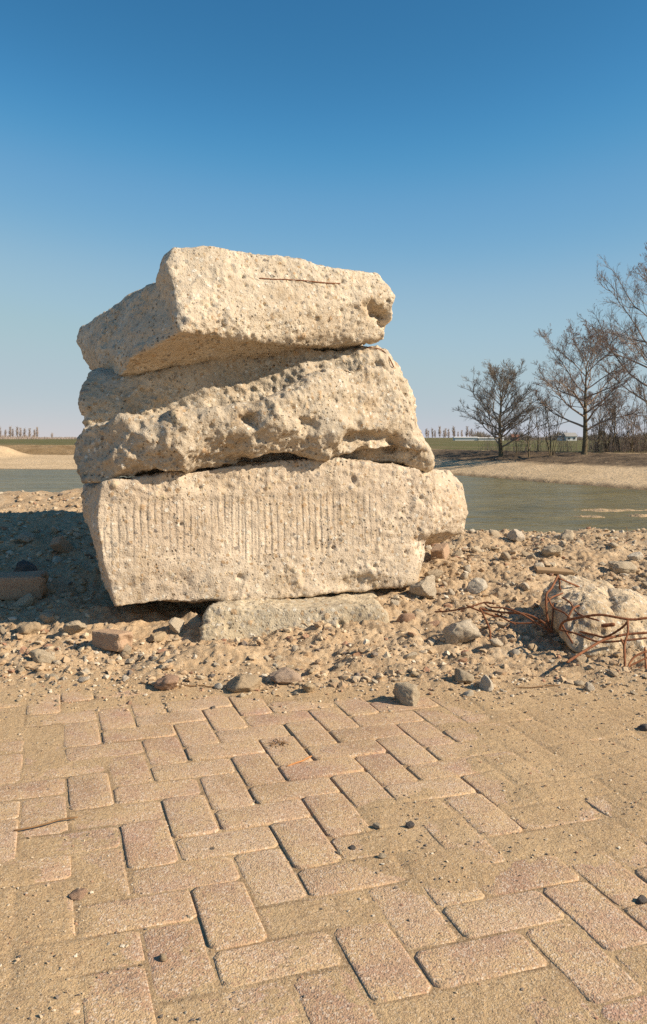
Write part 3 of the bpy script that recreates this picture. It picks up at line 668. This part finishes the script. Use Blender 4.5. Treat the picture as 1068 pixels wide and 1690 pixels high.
stone(763, 1127, 46, 'rock', 'brownish upright stone at the paving edge, left of two', seed=14, flat=.95)
stone(804, 1139, 36, 'rock_white', 'pale pointed stone at the paving edge, below the bars', seed=15, flat=.95)
stone(773, 1148, 18, 'rock', 'small stone between the brownish and the pale pointed stone', seed=16, sub=3)
stone(972, 1139, 25, 'rock_white', 'small rounded pale stone on sand under the rusty bars', seed=17, flat=.7, sub=3)
stone(207, 1080, 30, 'rock', 'pale stone leaning on the red brick piece', seed=18, flat=1.0)
stone(256, 1058, 42, 'rock_tan', 'flattish tan stone at the shadow edge under the stack', seed=19, flat=.55)
stone(292, 1043, 40, 'rock', 'dim stone in the dark gap under the bottom block', seed=20, flat=.8)
stone(186, 1070, 64, 'brick', 'broken red brick piece with mortar under the stack corner', 'brick_piece', 'brick', 21, kind='brick', rot=-.5, tilt=.1, sink=0)
stone(727, 920, 42, 'brick', 'red brick piece beside the right end of the bottom block', 'brick_piece', 'brick', 22, kind='brick', rot=1.2, tilt=.2, sink=0)
stone(703, 985, 58, 'concrete_rubble', 'tall pale stone against the right end of the bottom block', seed=23, flat=1.0)
stone(717, 955, 36, 'rock', 'pale stone behind the tall one at the block end', seed=24, flat=.9)
stone(785, 978, 40, 'rock_white', 'whitish stone halfway up the right rubble slope', seed=25, flat=.9)
stone(855, 892, 40, 'rock_white', 'whitish stone on the crest of the right rubble slope', seed=26, flat=.7)
stone(936, 893, 34, 'rock_grey', 'tilted grey slab on the crest beside the water', seed=27, flat=.5, tilt=.5)
stone(1022, 943, 58, 'rock_grey', 'grey lump on the slope behind the concrete with bars', seed=28, flat=.6)
stone(915, 915, 34, 'rock_grey', 'grey stone below the crest, above the wooden board', seed=29, flat=.7)
stone(1050, 925, 30, 'rock_white', 'pale stone near the right edge of the slope', seed=30, flat=.7)
stone(130, 1480, 36, 'rock_red', 'reddish flat stone on the sandy paving, bottom left', seed=31, flat=.4, tilt=.1)
stone(269, 1586, 17, 'rock_tan', 'round beige pebble on the paving at the bottom', 'pebble', 'pebble', 32, flat=.9, sub=3)
stone(677, 1366, 15, 'rock_dark', 'black round pebble in the sandy middle of the paving', 'pebble', 'pebble', 33, flat=.9, sub=3)
stone(560, 1412, 15, 'rock_grey', 'pale crumb pile stone in the sandy middle of the paving', 'pebble', 'pebble', 34, sub=3)
stone(629, 1418, 20, 'rock', 'flat crumb of mortar in the sandy middle of the paving', 'pebble', 'pebble', 35, flat=.5, sub=3)
stone(581, 1402, 13, 'rock_dark', 'dark oval pebble between the crumbs of mortar', 'pebble', 'pebble', 36, flat=.7, sub=3)
stone(622, 1368, 17, 'rock_grey', 'grey crumb left of the black round pebble', 'pebble', 'pebble', 37, flat=.7, sub=3)
stone(351, 1172, 14, 'rock_dark', 'small dark pebble on the upper paving joint', 'pebble', 'pebble', 38, flat=.6, sub=3)
stone(1058, 1490, 20, 'rock_dark', 'blackish pebble at the right edge of the paving', 'pebble', 'pebble', 39, flat=.7, sub=3)
stone(1062, 1206, 24, 'rock_dark', 'dark stone at the right edge above the paving', 'stone', 'stone', 40, flat=.7, sub=3)
stone(350, 1407, 14, 'rock_dark', 'thin dark chip on the paver left of the middle', 'pebble', 'pebble', 41, flat=.35, sub=3)
stone(310, 1520, 13, 'rock_grey', 'grey pebble in the joint near the bottom', 'pebble', 'pebble', 42, flat=.8, sub=3)
# shaded rubble left of the stack
stone(104, 912, 40, 'brick', 'brick standing upright in the shade left of the stack', 'brick_piece', 'brick', 50, kind='brick', rot=.9, tilt=.9, sink=0)
stone(35, 985, 86, 'brick', 'large flat brick slab in the shade at the far left', 'brick_piece', 'brick', 51, kind='brick', rot=.15, tilt=.12, sink=0)
stone(40, 945, 50, 'rock_dark', 'dark stone above the flat brick slab in the shade', seed=52, flat=.6)
stone(40, 1000, 40, 'rock_grey', 'grey stone below the flat brick slab in the shade', seed=53, flat=.7)
stone(125, 1045, 44, 'rock_grey', 'grey stone in the shade beside the red brick piece', seed=54, flat=.7)
stone(80, 1022, 36, 'rock_grey', 'grey stone in the shade between sand and brick slab', seed=55, flat=.8)
stone(45, 895, 34, 'rock_grey', 'pale stone high in the shade at the far left', seed=57, flat=.7)
stone(45, 1045, 46, 'rock_tan', 'tan stone at the lower edge of the stack shadow', seed=58, flat=.8)

def near(x, y, r): return any((x - a) ** 2 + (y - b) ** 2 < (r + c * .8) ** 2 for a, b, c in placed)
PROTO = [meshfor(200 + i, 'rock', sub=3, flat=.75) for i in range(9)]
PROTO_R = [meshfor(230 + i, 'rock_red', sub=3) for i in range(2)]
def under_stack(x, y):
    v = Vector((x + .87, y - 3.55, 0)); u = v.x * .928 + v.y * .371; w = -v.x * .371 + v.y * .928
    return -.02 < u < 1.5 and -.02 < w < .9
ZONES = [('rubble stones on the slope right of the stack', 'rubble stone in the slope right of the stack', 165, lambda: (rnd.uniform(.3, 2.2), rnd.uniform(3.15, 5.6)), (.015, .05)),
         ('rubble stones in front of the stack', 'small rubble stone in the soil before the stack', 55, lambda: (rnd.uniform(-1.2, 1.2), rnd.gauss(3.15, .16)), (.011, .026)),
         ('rubble stones in the shade', 'rubble stone in the shaded soil left of the stack', 34, lambda: (rnd.uniform(-2.1, -.8), rnd.uniform(3.5, 5.0)), (.015, .045)),
         ('stones on the left mound', 'small stone on the sunlit sand mound left of the stack', 14, lambda: (rnd.uniform(-2.4, -1.2), rnd.uniform(5.1, 6.1)), (.014, .03)),
         ('loose stones at the paving edge', 'small loose stone on the sand at the paving edge', 26, lambda: (rnd.uniform(-1.05, 1.15), rnd.gauss(2.86, .09)), (.008, .018))]
for grp, lab, n, pos, (r0, r1) in ZONES:
    c = 0
    for _ in range(n * 14):
        if c >= n: break
        x, y = pos(); r = r0 + (r1 - r0) * rnd.random() ** 2.2
        if abs(x) > .40 * y or near(x, y, r) or under_stack(x, y) or (rnd.random() < .75 and math.sin(x * 6.3 + 2 * math.sin(y * 3)) * math.sin(y * 7.1) < .05): continue
        o = link('rubble_stone', PROTO_R[rnd.randrange(2)] if rnd.random() < .05 else PROTO[rnd.randrange(9)])
        o.scale = (r, r * rnd.uniform(.8, 1.1), r * rnd.uniform(.75, 1.15)); o.rotation_euler = (rnd.uniform(-.5, .5), rnd.uniform(-.5, .5), rnd.uniform(0, 6.28))
        o.location = (x, y, gz(x, y) + r * .12); placed.append((x, y, r)); 
        red = o.data in PROTO_R
        where = ''
        if 'slope' in grp: where = ', high up near the water' if y > 4.9 else (', around the concrete lump with bars' if x > .95 else (', close to the bottom block' if x < .62 else ', at the middle'))
        elif 'front' in grp: where = ', below the left half' if x < -.35 else (', below the grey slab' if x < .25 else ', right of the grey slab')
        elif 'edge' in grp: where = ', left of the pinkish stone' if x < -.15 else ', right of the pinkish stone'
        tag(o, ('reddish ' if red else 'pale ') + lab.replace('small ', 'small ' if r < .02 else '') + where, 'stone', grp); c += 1

def scatter(name, n, pos, size, sub, tone_fn=None, sink=.2):
    """many crumbs too small to count, one mesh"""
    bases = []
    for i in range(6):
        bm = bmesh.new(); bmesh.ops.create_icosphere(bm, subdivisions=sub, radius=1); V = np.array([v.co for v in bm.verts]); Fc = np.array([[v.index for v in f.verts] for f in bm.faces]); bm.free()
        r = np.random.default_rng(i + 5); V = V * (1 + .28 * r.normal(size=len(V)))[:, None] * np.array((1, .8, .62)); bases.append((V, Fc))
    Vs, Fs, T = [], [], []; base = 0
    for i in range(n):
        x, y = pos()
        if abs(x) > .42 * y + .1 or y < .9: continue
        r = size(); V, Fc = bases[rnd.randrange(6)]; a = rnd.uniform(0, 6.28); c, s_ = math.cos(a), math.sin(a)
        R = np.array(((c, -s_, 0), (s_, c, 0), (0, 0, 1))); A = np.array(Matrix.Rotation(rnd.uniform(-.6, .6), 3, 'X'))
        q = (V * r) @ (R @ A).T + np.array((x, y, max(gz(x, y), -.02) + r * sink)); Vs.append(q); Fs.append(Fc + base); base += len(V); T.append(np.full(len(V), tone_fn() if tone_fn else rnd.random()))
    me = np_mesh(name, np.concatenate(Vs), np.concatenate(Fs), False); set_attr(me, 'tone', np.concatenate(T))
    o = link(name, me, MAT['gravel']); o['kind'] = 'stuff'; return o
pw = lambda a, b, k: (lambda: a + (b - a) * rnd.random() ** k)
def rubble_pos():
    while True:
        x, y = rnd.uniform(-2.2, 2.2), rnd.uniform(2.9, 5.8)
        if rnd.random() < .25 + .75 * (math.sin(x * 5.1) * math.sin(y * 6.3) > -.2) and not under_stack(x, y): return x, y
scatter('rubble_gravel', 4200, rubble_pos, pw(.006, .022, 2.2), 1)
scatter('rubble_grit', 7500, rubble_pos, pw(.002, .008, 1.6), 0)
scatter('edge_gravel', 2200, lambda: (rnd.uniform(-1.2, 1.25), rnd.gauss(2.93, .14)), pw(.0015, .008, 2.5), 0)
def pave_pos():
    for _ in range(60):
        y = rnd.uniform(.95, 2.8); x = rnd.uniform(-.4, .4) * y
        s_ = sum(a * math.exp(-((x - cx) / sx) ** 2 - ((y - cy) / sy) ** 2) for cx, cy, sx, sy, a in SANDY)
        if rnd.random() < .15 + .85 * min(s_, 1): break
    return x, y
scatter('sand_grit', 4200, pave_pos, pw(.0008, .0042, 3.4), 0, lambda: rnd.choice((.05, .3, .5, .63, .7, .87, .92, .92, .92, .97)))

# small dry things
def lying(px, py, ang, length, r, name, mat, label, cat, bends=3):
    q = hit(px, py); pts = []
    for i in range(bends + 2):
        t = i / (bends + 1) - .5; x, y = q.x + t * length * math.cos(ang) + rnd.uniform(-.006, .006), q.y + t * length * math.sin(ang) + rnd.uniform(-.006, .006)
        pts.append((x, y, max(gz(x, y), 0) + r * 1.3 + rnd.uniform(0, .003)))
    return tag(bar(name, pts, r, MAT[mat], step=.008, sides=6, ribs=False), label, cat)
lying(497, 1263, .75, .085, .0022, 'twig', 'orange', 'orange brown twig lying on the sandy paving', 'twig')
lying(78, 1366, .5, .13, .0020, 'twig', 'twig', 'long brown twig on the paving at the left', 'twig')
lying(62, 1108, -.1, .10, .0025, 'twig', 'twig', 'dark twig on the sand at the left edge of the paving', 'twig')
lying(330, 1134, .0, .13, .0022, 'twig', 'twig', 'thin stick between the reddish and the yellowish stone', 'twig')
lying(890, 1135, .1, .16, .0020, 'twig', 'twig', 'thin dry stem on the sand below the rusty bars', 'twig')
q = hit(455, 1233); V, Fc = [], []
for i in range(16):
    a = rnd.uniform(0, 6.28); l = rnd.uniform(.012, .035); s_ = Vector((q.x + rnd.uniform(-.02, .02), q.y + rnd.uniform(-.015, .015), max(q.z, 0)))
    tube_np([s_, s_ + Vector((math.cos(a) * l * .5, math.sin(a) * l * .5, rnd.uniform(.005, .014))), s_ + Vector((math.cos(a) * l, math.sin(a) * l, rnd.uniform(.001, .010)))], [.0012, .0010, .0006], 4, V, Fc)
me = bpy.data.meshes.new('dry_plant'); me.from_pydata([tuple(v) for v in V], [], Fc)
tag(link('dry_plant', me, MAT['twig']), 'withered brown weed tuft between the pavers', 'dead plant')
# board on the slope
q = hit(915, 948); bm = bmesh.new(); bmesh.ops.create_cube(bm, size=1); bmesh.ops.scale(bm, vec=(.19, .07, .018), verts=bm.verts); bmesh.ops.bevel(bm, geom=bm.edges[:], offset=.003, segments=2, affect='EDGES')
me = bpy.data.meshes.new('wooden_board'); bm.to_mesh(me); bm.free(); o = tag(link('wooden_board', me, MAT['wood']), 'short brown board lying on the slope behind the rusty bars', 'board'); o.location = (q.x, q.y, q.z + .016); o.rotation_euler = (.12, .06, -.1)
# thin weed stems on the crest
for px, py, lab in ((1034, 893, 'single thin dry stem standing on the crest beside the water'),):
    q = hit(px, py + 4); bar_o = bar('dry_weed', [q, q + Vector((.005, 0, .06)), q + Vector((.0, 0, .10))], .002, MAT['twig'], step=.02, sides=5, ribs=False); tag(bar_o, lab, 'dead plant')

# ------------------------------------------------------------------ water and far shore
wv = []; WX = np.linspace(-160, 160, 9); WY = np.array([6.5, 20, 50, 90])
A, B = np.meshgrid(WX, WY); i2 = np.arange(A.size).reshape(A.shape)
water = link('water', np_mesh('water', np.stack([A, B, np.full_like(A, WATER_Z)], -1).reshape(-1, 3), np.stack([i2[:-1, :-1], i2[:-1, 1:], i2[1:, 1:], i2[1:, :-1]], -1).reshape(-1, 4)), MAT['water']); water['kind'] = 'structure'
SHX, SHY = [-400, -24, -15, 0, 8.3, 11.7, 14.6, 19, 30, 400], [66, 63, 62, 59, 54, 44.6, 38.4, 31, 24, 20]
fx = axis(-42, 42, .5, -2200, 2200, 1.12); fy = np.concatenate([np.arange(16, 100, .45)]); s = .45; y = fy[-1]; ex = []
while y < 4500: s *= 1.09; y += s; ex.append(y)
fy = np.concatenate([fy, ex]); FX, FY = np.meshgrid(fx, fy)
def far_height(x, y, detail=True):
    p = p3(x, y); r = lambda a: a.reshape(x.shape)
    ys = np.interp(x, SHX, SHY) + 1.1 * r(perlin(p * .22, 201)) + .4 * r(perlin(p * .9, 202)); t = y - ys; w = sstep(-2, 12, x)        # 0 left shore, 1 right shore
    z = WATER_Z + np.where(t < 0, np.maximum(t * .12, -2.5), 0)
    beachL = .62 * sstep(-2, 20, t) ; bankL = .92 * sstep(22, 30, t)
    beachR = .85 * sstep(-4, 15, t); bankR = .45 * sstep(13, 24, t)
    z = z + np.where(t > 0, 1, sstep(-3, 0, t)) * ((1 - w) * (beachL + bankL) + w * (beachR + bankR))
    n1 = r(fbm(p * .5, 4, .6, 210)); n2 = r(fbm(p * 1.6, 3, .6, 220))
    soilw = w * sstep(10, 13, t + 2 * r(perlin(p * .15, 230))) * (1 - sstep(24, 29, t + 4 * r(perlin(p * .1, 231))))
    bankw = (1 - w) * sstep(20.5, 22, t) * (1 - sstep(29, 32, t)); grassw = (1 - w) * sstep(29.5, 31.5, t) + w * sstep(25, 30, t + 3 * r(perlin(p * .12, 232)))
    near_ = 1 - sstep(90, 140, y)
    z = z + near_ * sstep(0, 4, t) * (.06 * n1 + soilw * (.20 * n2 + .10 * r(fbm(p * 3, 2, .5, 233))) + bankw * .14 * n2)
    z = z + 1.0 * np.exp(-((x + 30.5) / 1.6) ** 2 - ((y - 80) / 2.5) ** 2)          # sand heap at the far left
    return z, t, soilw, bankw, np.clip(grassw, 0, 1)
FZ, TT, SW, BW, GW = far_height(FX, FY)
i2 = np.arange(FX.size).reshape(FX.shape)
me = np_mesh('far_shore', np.stack([FX, FY, FZ], -1).reshape(-1, 3), np.stack([i2[:-1, :-1], i2[:-1, 1:], i2[1:, 1:], i2[1:, :-1]], -1).reshape(-1, 4))
set_attr(me, 'soil', SW); set_attr(me, 'bank', BW); set_attr(me, 'grass', GW); set_attr(me, 'wet', 1 - sstep(-.3, 1.2, TT))
far = link('far_shore', me, MAT['shore']); far['kind'] = 'structure'
def fz(x, y): return float(far_height(np.array([[x]], float), np.array([[y]], float))[0][0, 0])

# low sandbars in the pond
for (px, py, wpx, dep) in ((1010, 843, 150, .5), (975, 853, 70, .35), (1058, 852, 60, .4)):
    d = F * (CAMH - WATER_Z) / (py - HOR); cx_, wx = (px - CX) / F * d, wpx / F * d
    xs = np.linspace(-wx / 2, wx / 2, 60); ys_ = np.linspace(-dep, dep, 14); A, B = np.meshgrid(xs, ys_); pp = p3(A + px, B + py)
    Z = .09 * np.clip(1 - (2 * A / wx) ** 2 - (B / dep) ** 2, -1, 1) + .13 * fbm(pp * np.array((1.2, 3, 1)), 3, .6, 240).reshape(A.shape) + .03 * fbm(pp * 12, 2, .6, 241).reshape(A.shape) - .055
    i2 = np.arange(A.size).reshape(A.shape); me = np_mesh('sandbar', np.stack([A + cx_, B + d, Z + WATER_Z], -1).reshape(-1, 3), np.stack([i2[:-1, :-1], i2[:-1, 1:], i2[1:, 1:], i2[1:, :-1]], -1).reshape(-1, 4))
    set_attr(me, 'wet', np.full(A.size, .45)); o = link('sandbar', me, MAT['shore']); o['kind'] = 'structure'

# ------------------------------------------------------------------ trees
def grow(seed, H, lean=0, first=.22, limbs=16, spread=.42, up=.55, levels=4, base_r=None, twig_r=.0055, kids=(9, 8, 7), shape=None, stems=1, catkins=False):
    """trunk and crown of a leafless tree: lists of vertices and faces"""
    r = random.Random(seed); TV, TF, CV, CF = [], [], [], []; KV, KF = [], []
    base_r = base_r or H * .022
    shape = shape or (lambda t: (max(0.25, 1 - ((t - .42) / .66) ** 2)) ** .5)
    def branch(p, dirv, length, rad, lev, V, Fc):
        n = (6, 6, 4, 2, 1)[lev]; pts = [p.copy()]; d = dirv.copy(); seg = length / n
        for i in range(n):
            j = .16 if lev == 1 else .24
            d = (d + Vector((r.gauss(0, j), r.gauss(0, j), r.gauss(0, j * .7) + (.07 if lev < 3 else .05)))).normalized(); pts.append(pts[-1] + d * seg)
        tube_np(pts, [max(rad * (1 - .75 * i / n), twig_r * .7) for i in range(n + 1)], 5 if lev == 1 else 3, V, Fc)
        if lev < levels:
            for i in range(kids[lev - 1]):
                t = r.uniform(.22, 1.0) if i else 1.0; k = min(int(t * n), n - 1); q = pts[k].lerp(pts[k + 1], t * n - k)
                ax = (pts[k + 1] - pts[k]).normalized(); side = ax.orthogonal().normalized(); side.rotate(Matrix.Rotation(r.uniform(0, 6.28), 3, ax))
                dd = (ax + side * r.uniform(.40, .9) + Vector((0, 0, .16))).normalized()
                branch(q, dd, length * r.uniform(.34, .56) * (1.15 - .5 * t), max(rad * .45, twig_r), lev + 1, V, Fc)
        elif catkins and r.random() < .16:
            e = pts[-1]; tube_np([e, e - Vector((0, 0, r.uniform(.04, .09)))], [.016, .010], 3, KV, KF)
    for s_ in range(stems):
        p = Vector((r.uniform(-.15, .15) * (stems > 1), r.uniform(-.15, .15) * (stems > 1), -.15)); a = r.uniform(0, 6.28)
        d = Vector((math.cos(a) * .22, math.sin(a) * .22, 1)) if stems > 1 else Vector((lean, 0, 1)); n = 14; pts = [p]; Hs = H * r.uniform(.75, 1) if stems > 1 else H
        for i in range(n):
            d = (d.normalized() + Vector((r.gauss(0, .05), r.gauss(0, .05), .03))).normalized(); pts.append(pts[-1] + d * Hs * (.82 if stems == 1 else 1) / n)
        rad = [max(base_r * (1 - i / n) ** .85 * (1.35 if i == 0 else 1), .014) for i in range(n + 1)]
        tube_np(pts, rad, 8 if stems == 1 else 5, TV, TF)
        for i in range(limbs):
            t = first + (1 - first) * (i + r.uniform(0, 1)) / limbs; t = min(t, .99); k = min(int(t * n), n - 1); q = pts[k].lerp(pts[k + 1], t * n - k); a = i * 2.4 + r.uniform(-.5, .5)
            u_ = (t - first) / (1 - first); dd = Vector((math.cos(a), math.sin(a), up * .6 + 1.5 * u_ ** 1.6 * up)).normalized()
            branch(q, dd, H * spread * shape(u_) * r.uniform(.8, 1.1), max(base_r * .42 * (1 - .7 * u_), .018), 1, CV, CF)
    return TV, TF, CV, CF, KV, KF
def to_me(name, V, Fc, mat):
    me = np_mesh(name, np.array([tuple(v) for v in V]), np.array(Fc)); me.materials.append(mat); return me
def tree(name, px, base_py, dist, top_py, label, cat, seed, twigs='twigs', group=None, **kw):
    x = (px - CX) / F * dist; z = fz(x, dist) - .02; H = (CAMH - (top_py - HOR) / F * dist) - z
    TV, TF, CV, CF, KV, KF = grow(seed, H * .93, **kw)
    e = tag(empty(name, (x, dist, z)), label, cat, group)
    link('trunk', to_me('trunk', TV, TF, MAT['bark']), None, e); cr = link('crown', to_me('crown', CV, CF, MAT[twigs]), None, e)
    if KV: link('catkins', to_me('catkins', KV, KF, MAT['catkin']), None, cr)['kind'] = 'stuff'
    return e
tree('bare_tree', 827, 748, 60, 590, 'rounded bare tree standing alone at the left of the grove', 'tree', 1, first=.14, limbs=34, spread=.50, up=.6, base_r=.17, shape=lambda t: max(.12, 1 - ((t - .25) / .80) ** 2) ** .5)
tree('alder_tree', 964, 752, 56, 533, 'tall bare tree with reddish twigs in the middle of the grove', 'tree', 2, twigs='twigs_red', first=.26, limbs=24, spread=.46, up=.6, base_r=.20, catkins=True)
tree('bare_tree', 1108, 752, 61, 385, 'tallest bare tree, its crown reaching in at the right edge', 'tree', 3, twigs='twigs_red', first=.2, limbs=26, spread=.42, up=.6, base_r=.25, catkins=True)
tree('bare_sapling', 873, 750, 58, 652, 'slim bare sapling just right of the rounded tree', 'tree', 4, first=.2, limbs=10, spread=.26, up=1.2, base_r=.06, levels=3, kids=(7, 6), twig_r=.0065)
tree('bare_sapling', 852, 748, 60, 680, 'thin bare sapling half hidden behind the rounded tree', 'tree', 5, first=.2, limbs=9, spread=.28, up=1.2, base_r=.045, levels=3, kids=(6, 6), twig_r=.0065)
tree('bare_sapling', 888, 750, 62, 660, 'forked bare sapling next to the many stemmed shrub', 'tree', 6, first=.2, limbs=9, spread=.28, up=1.2, base_r=.05, levels=3, kids=(7, 6), twig_r=.0065)
tree('bare_shrub', 911, 751, 57, 642, 'bare shrub with many upright stems left of the tall reddish tree', 'shrub', 7, first=.25, limbs=6, spread=.20, up=1.6, base_r=.035, levels=3, kids=(6, 5), stems=7, twig_r=.0065)
for i, (px, d, topy, lab) in enumerate(((984, 60, 668, 'low bare shrub right behind the tall reddish tree'), (1003, 61, 640, 'bare shrub of the thicket, second from the tall reddish tree'), (1024, 62, 626, 'highest bare shrub of the thicket at the right'),
                                     (1043, 59, 655, 'bare shrub of the thicket, second from the right edge'), (1062, 60, 630, 'bare shrub of the thicket at the right edge'), (1088, 61, 640, 'bare shrub cut off by the right edge'))):
    tree('bare_shrub', px, 752, d, topy, lab, 'shrub', 20 + i, twigs='twigs_red' if i % 2 else 'twigs', first=.15, limbs=8, spread=.28, up=1.3, base_r=.04, levels=3, kids=(7, 6), stems=5, twig_r=.0065, group='thicket at the right')
tree('leaning_sapling', 1010, 752, 60, 615, 'tall thin bare sapling standing in the thicket', 'tree', 33, first=.3, limbs=10, spread=.24, up=1.2, base_r=.06, levels=3, kids=(7, 6), lean=.08)
# undergrowth along the soil strip
V, Fc = [], []
for i in range(1500):
    d = rnd.uniform(58, 74); px = rnd.choice((rnd.uniform(975, 1100), rnd.uniform(975, 1100), rnd.uniform(800, 1100))); x = (px - CX) / F * d; b = Vector((x, d, fz(x, d) - .03)) if i % 6 == 0 else b + Vector((rnd.uniform(-.3, .3), rnd.uniform(-.2, .2), 0))
    h = rnd.uniform(.3, 1.5); a = rnd.uniform(0, 6.28); l = rnd.uniform(.05, .4) * h; c = b + Vector((math.cos(a) * l * .4, math.sin(a) * l * .4, h * .55)); tube_np([b, c, c + Vector((math.cos(a) * l, math.sin(a) * l, h * .45))], [.011, .009, .006], 3, V, Fc)
o = link('undergrowth', to_me('undergrowth', V, Fc, MAT['twigs_red'])); o['kind'] = 'stuff'

# far rows of trees, hedges and farm buildings along the horizon
def far_tree_mesh(seed, slim):
    r = random.Random(seed); V, Fc = [], []
    tube_np([Vector((0, 0, 0)), Vector((r.uniform(-.02, .02), 0, .5)), Vector((0, 0, 1))], [.022, .014, .006], 4, V, Fc)
    for i in range(80):
        t = r.uniform(.12, .95); a = r.uniform(0, 6.28); l = slim * r.uniform(.5, 1.1) * (1 - .5 * t); p = Vector((0, 0, t)); e = p + Vector((math.cos(a) * l, math.sin(a) * l, l * r.uniform(.9, 2.0)))
        tube_np([p, p.lerp(e, .5) + Vector((0, 0, -.01)), e], [.008, .006, .004], 3, V, Fc)
        for q in range(3):
            m = p.lerp(e, r.uniform(.3, .9)); a2 = r.uniform(0, 6.28); l2 = l * .5; tube_np([m, m + Vector((math.cos(a2) * l2, math.sin(a2) * l2, l2 * 1.2))], [.0055, .0035], 3, V, Fc)
    return to_me('far_tree', V, Fc, MAT['twigs_hazed'])
FT = [far_tree_mesh(i, .21) for i in range(4)]; FB = [far_tree_mesh(10 + i, .34) for i in range(3)]
def far_tree(px, d, topy, name, label, group, bush=False):
    x = (px - CX) / F * d; z = fz(x, d); H = CAMH - (topy - HOR) / F * d - z
    o = link(name, (FB if bush else FT)[rnd.randrange(3)]); o.location = (x, d, z); o.scale = (H, H, H); o.rotation_euler = (0, 0, rnd.uniform(0, 6.28)); tag(o, label, 'tree', group)
for i in range(12): far_tree(-12 + i * 6.8 + rnd.uniform(-2, 2), 400 + rnd.uniform(-20, 20), 706 + rnd.uniform(-2, 4), 'poplar_tree', 'bare pale poplar in the row on the horizon at the far left', 'poplars in the far left row')
far_tree(86, 420, 716, 'far_bush', 'lone rounded bush on the horizon right of the poplar row', None, True); far_tree(74, 420, 721, 'far_bush', 'smaller bush on the horizon close to the poplar row', None, True)
for i in range(15): far_tree(704 + i * 5.4 + rnd.uniform(-2.5, 2.5), 520 + rnd.uniform(-30, 30), 707 + rnd.uniform(-3, 6), 'horizon_tree', 'small bare tree in the hazy row on the horizon right of the stack', 'horizon trees right of the stack')
V, Fc = [], []
for i in range(2600):
    d = rnd.uniform(330, 420); px = rnd.uniform(780, 1110) if i % 3 else rnd.choice((rnd.uniform(790, 830), rnd.uniform(925, 1000))); x = (px - CX) / F * d; h = rnd.uniform(1.2, 4.5) * (.7 + .3 * math.sin(px * .09)); a = rnd.uniform(0, 6.28)
    b = Vector((x, d, -.5)); tube_np([b, b + Vector((math.cos(a) * .6, 0, h * .6)), b + Vector((math.cos(a) * 1.4, 0, h))], [.16, .12, .05], 3, V, Fc)
o = link('far_woodland', to_me('far_woodland', V, Fc, MAT['twigs'])); o['kind'] = 'stuff'
for i in range(1):
    V, Fc = [], []
    for j in range(1200):
        d = rnd.uniform(420, 470); px = rnd.uniform(-20, 140); x = (px - CX) / F * d; h = rnd.uniform(.6, 1.6 if px > 60 else 2.6); b = Vector((x, d, -.3)); a = rnd.uniform(-1, 1); tube_np([b, b + Vector((a, 0, h))], [.16, .06], 3, V, Fc)
    o = link('far_hedge', to_me('far_hedge', V, Fc, MAT['twigs_hazed'])); o['kind'] = 'stuff'
k = M('white_wall', .8, .2); MAT['white'] = k.done(k.mix(k.noise(.4, 3), (.70, .68, .64), (.78, .76, .72)))
k = M('roof_tiles', .85, .2); MAT['roof'] = k.done(k.mix(k.noise(1.2, 3), (.26, .12, .08), (.32, .16, .10)))
k = M('roof_grey', .8, .2); MAT['roofg'] = k.done(k.mix(k.noise(1.2, 3), (.30, .28, .26), (.38, .36, .33)))
k = M('window_dark', .2, .5); MAT['win'] = k.done((.05, .055, .06))
k = M('brick_wall', .9, .2); MAT['bwall'] = k.done(k.mix(k.noise(1.5, 3), (.34, .17, .11), (.40, .22, .15)))
def box(name, c, s_, mat, parent):
    bm = bmesh.new(); bmesh.ops.create_cube(bm, size=1); bmesh.ops.scale(bm, vec=s_, verts=bm.verts); bmesh.ops.translate(bm, vec=c, verts=bm.verts); me = bpy.data.meshes.new(name); bm.to_mesh(me); bm.free(); return link(name, me, mat, parent)
def farm(px, d, w, dep, hw, hr, wall, roof, name, label, cat, nwin):
    x = (px - CX) / F * d; e = tag(empty(name, (x, d, -.25)), label, cat); e.rotation_euler = (0, 0, rnd.uniform(-.15, .15))
    box('wall', (0, 0, hw / 2), (w, dep, hw), MAT[wall], e)
    o = .3; v = [(-w / 2 - o, -dep / 2 - o, hw), (w / 2 + o, -dep / 2 - o, hw), (w / 2 + o, dep / 2 + o, hw), (-w / 2 - o, dep / 2 + o, hw), (-w / 2 - o, 0, hw + hr), (w / 2 + o, 0, hw + hr)]
    me = bpy.data.meshes.new('roof'); me.from_pydata(v, [], [(0, 1, 5, 4), (3, 4, 5, 2), (0, 4, 3), (1, 2, 5), (0, 3, 2, 1)]); link('roof', me, MAT[roof], e)
    for i in range(nwin): box('window', (-w / 2 + w * (i + .5) / nwin, -dep / 2 - .02, hw * .55), (w / nwin * .4, .08, hw * .4), MAT['win'], e)
farm(768, 300, 8, 5, 1.1, .25, 'white', 'white', 'greenhouse', 'long low white greenhouse on the horizon left of the rounded tree', 'greenhouse', 0)
farm(808, 300, 9, 5, .9, .2, 'white', 'white', 'greenhouse', 'low white greenhouse on the horizon partly behind the rounded tree', 'greenhouse', 0)
farm(850, 290, 2.2, 4, 1.3, .9, 'bwall', 'roof', 'farm_shed', 'small red brick shed on the horizon between the saplings', 'shed', 1)
farm(940, 280, 3.4, 5, 1.5, 1.2, 'white', 'roofg', 'farmhouse', 'white farmhouse on the horizon between shrub and tall reddish tree', 'house', 2)
farm(928, 282, 2.4, 4, 1.1, .8, 'white', 'roofg', 'farm_shed', 'low white shed touching the white farmhouse', 'shed', 1)
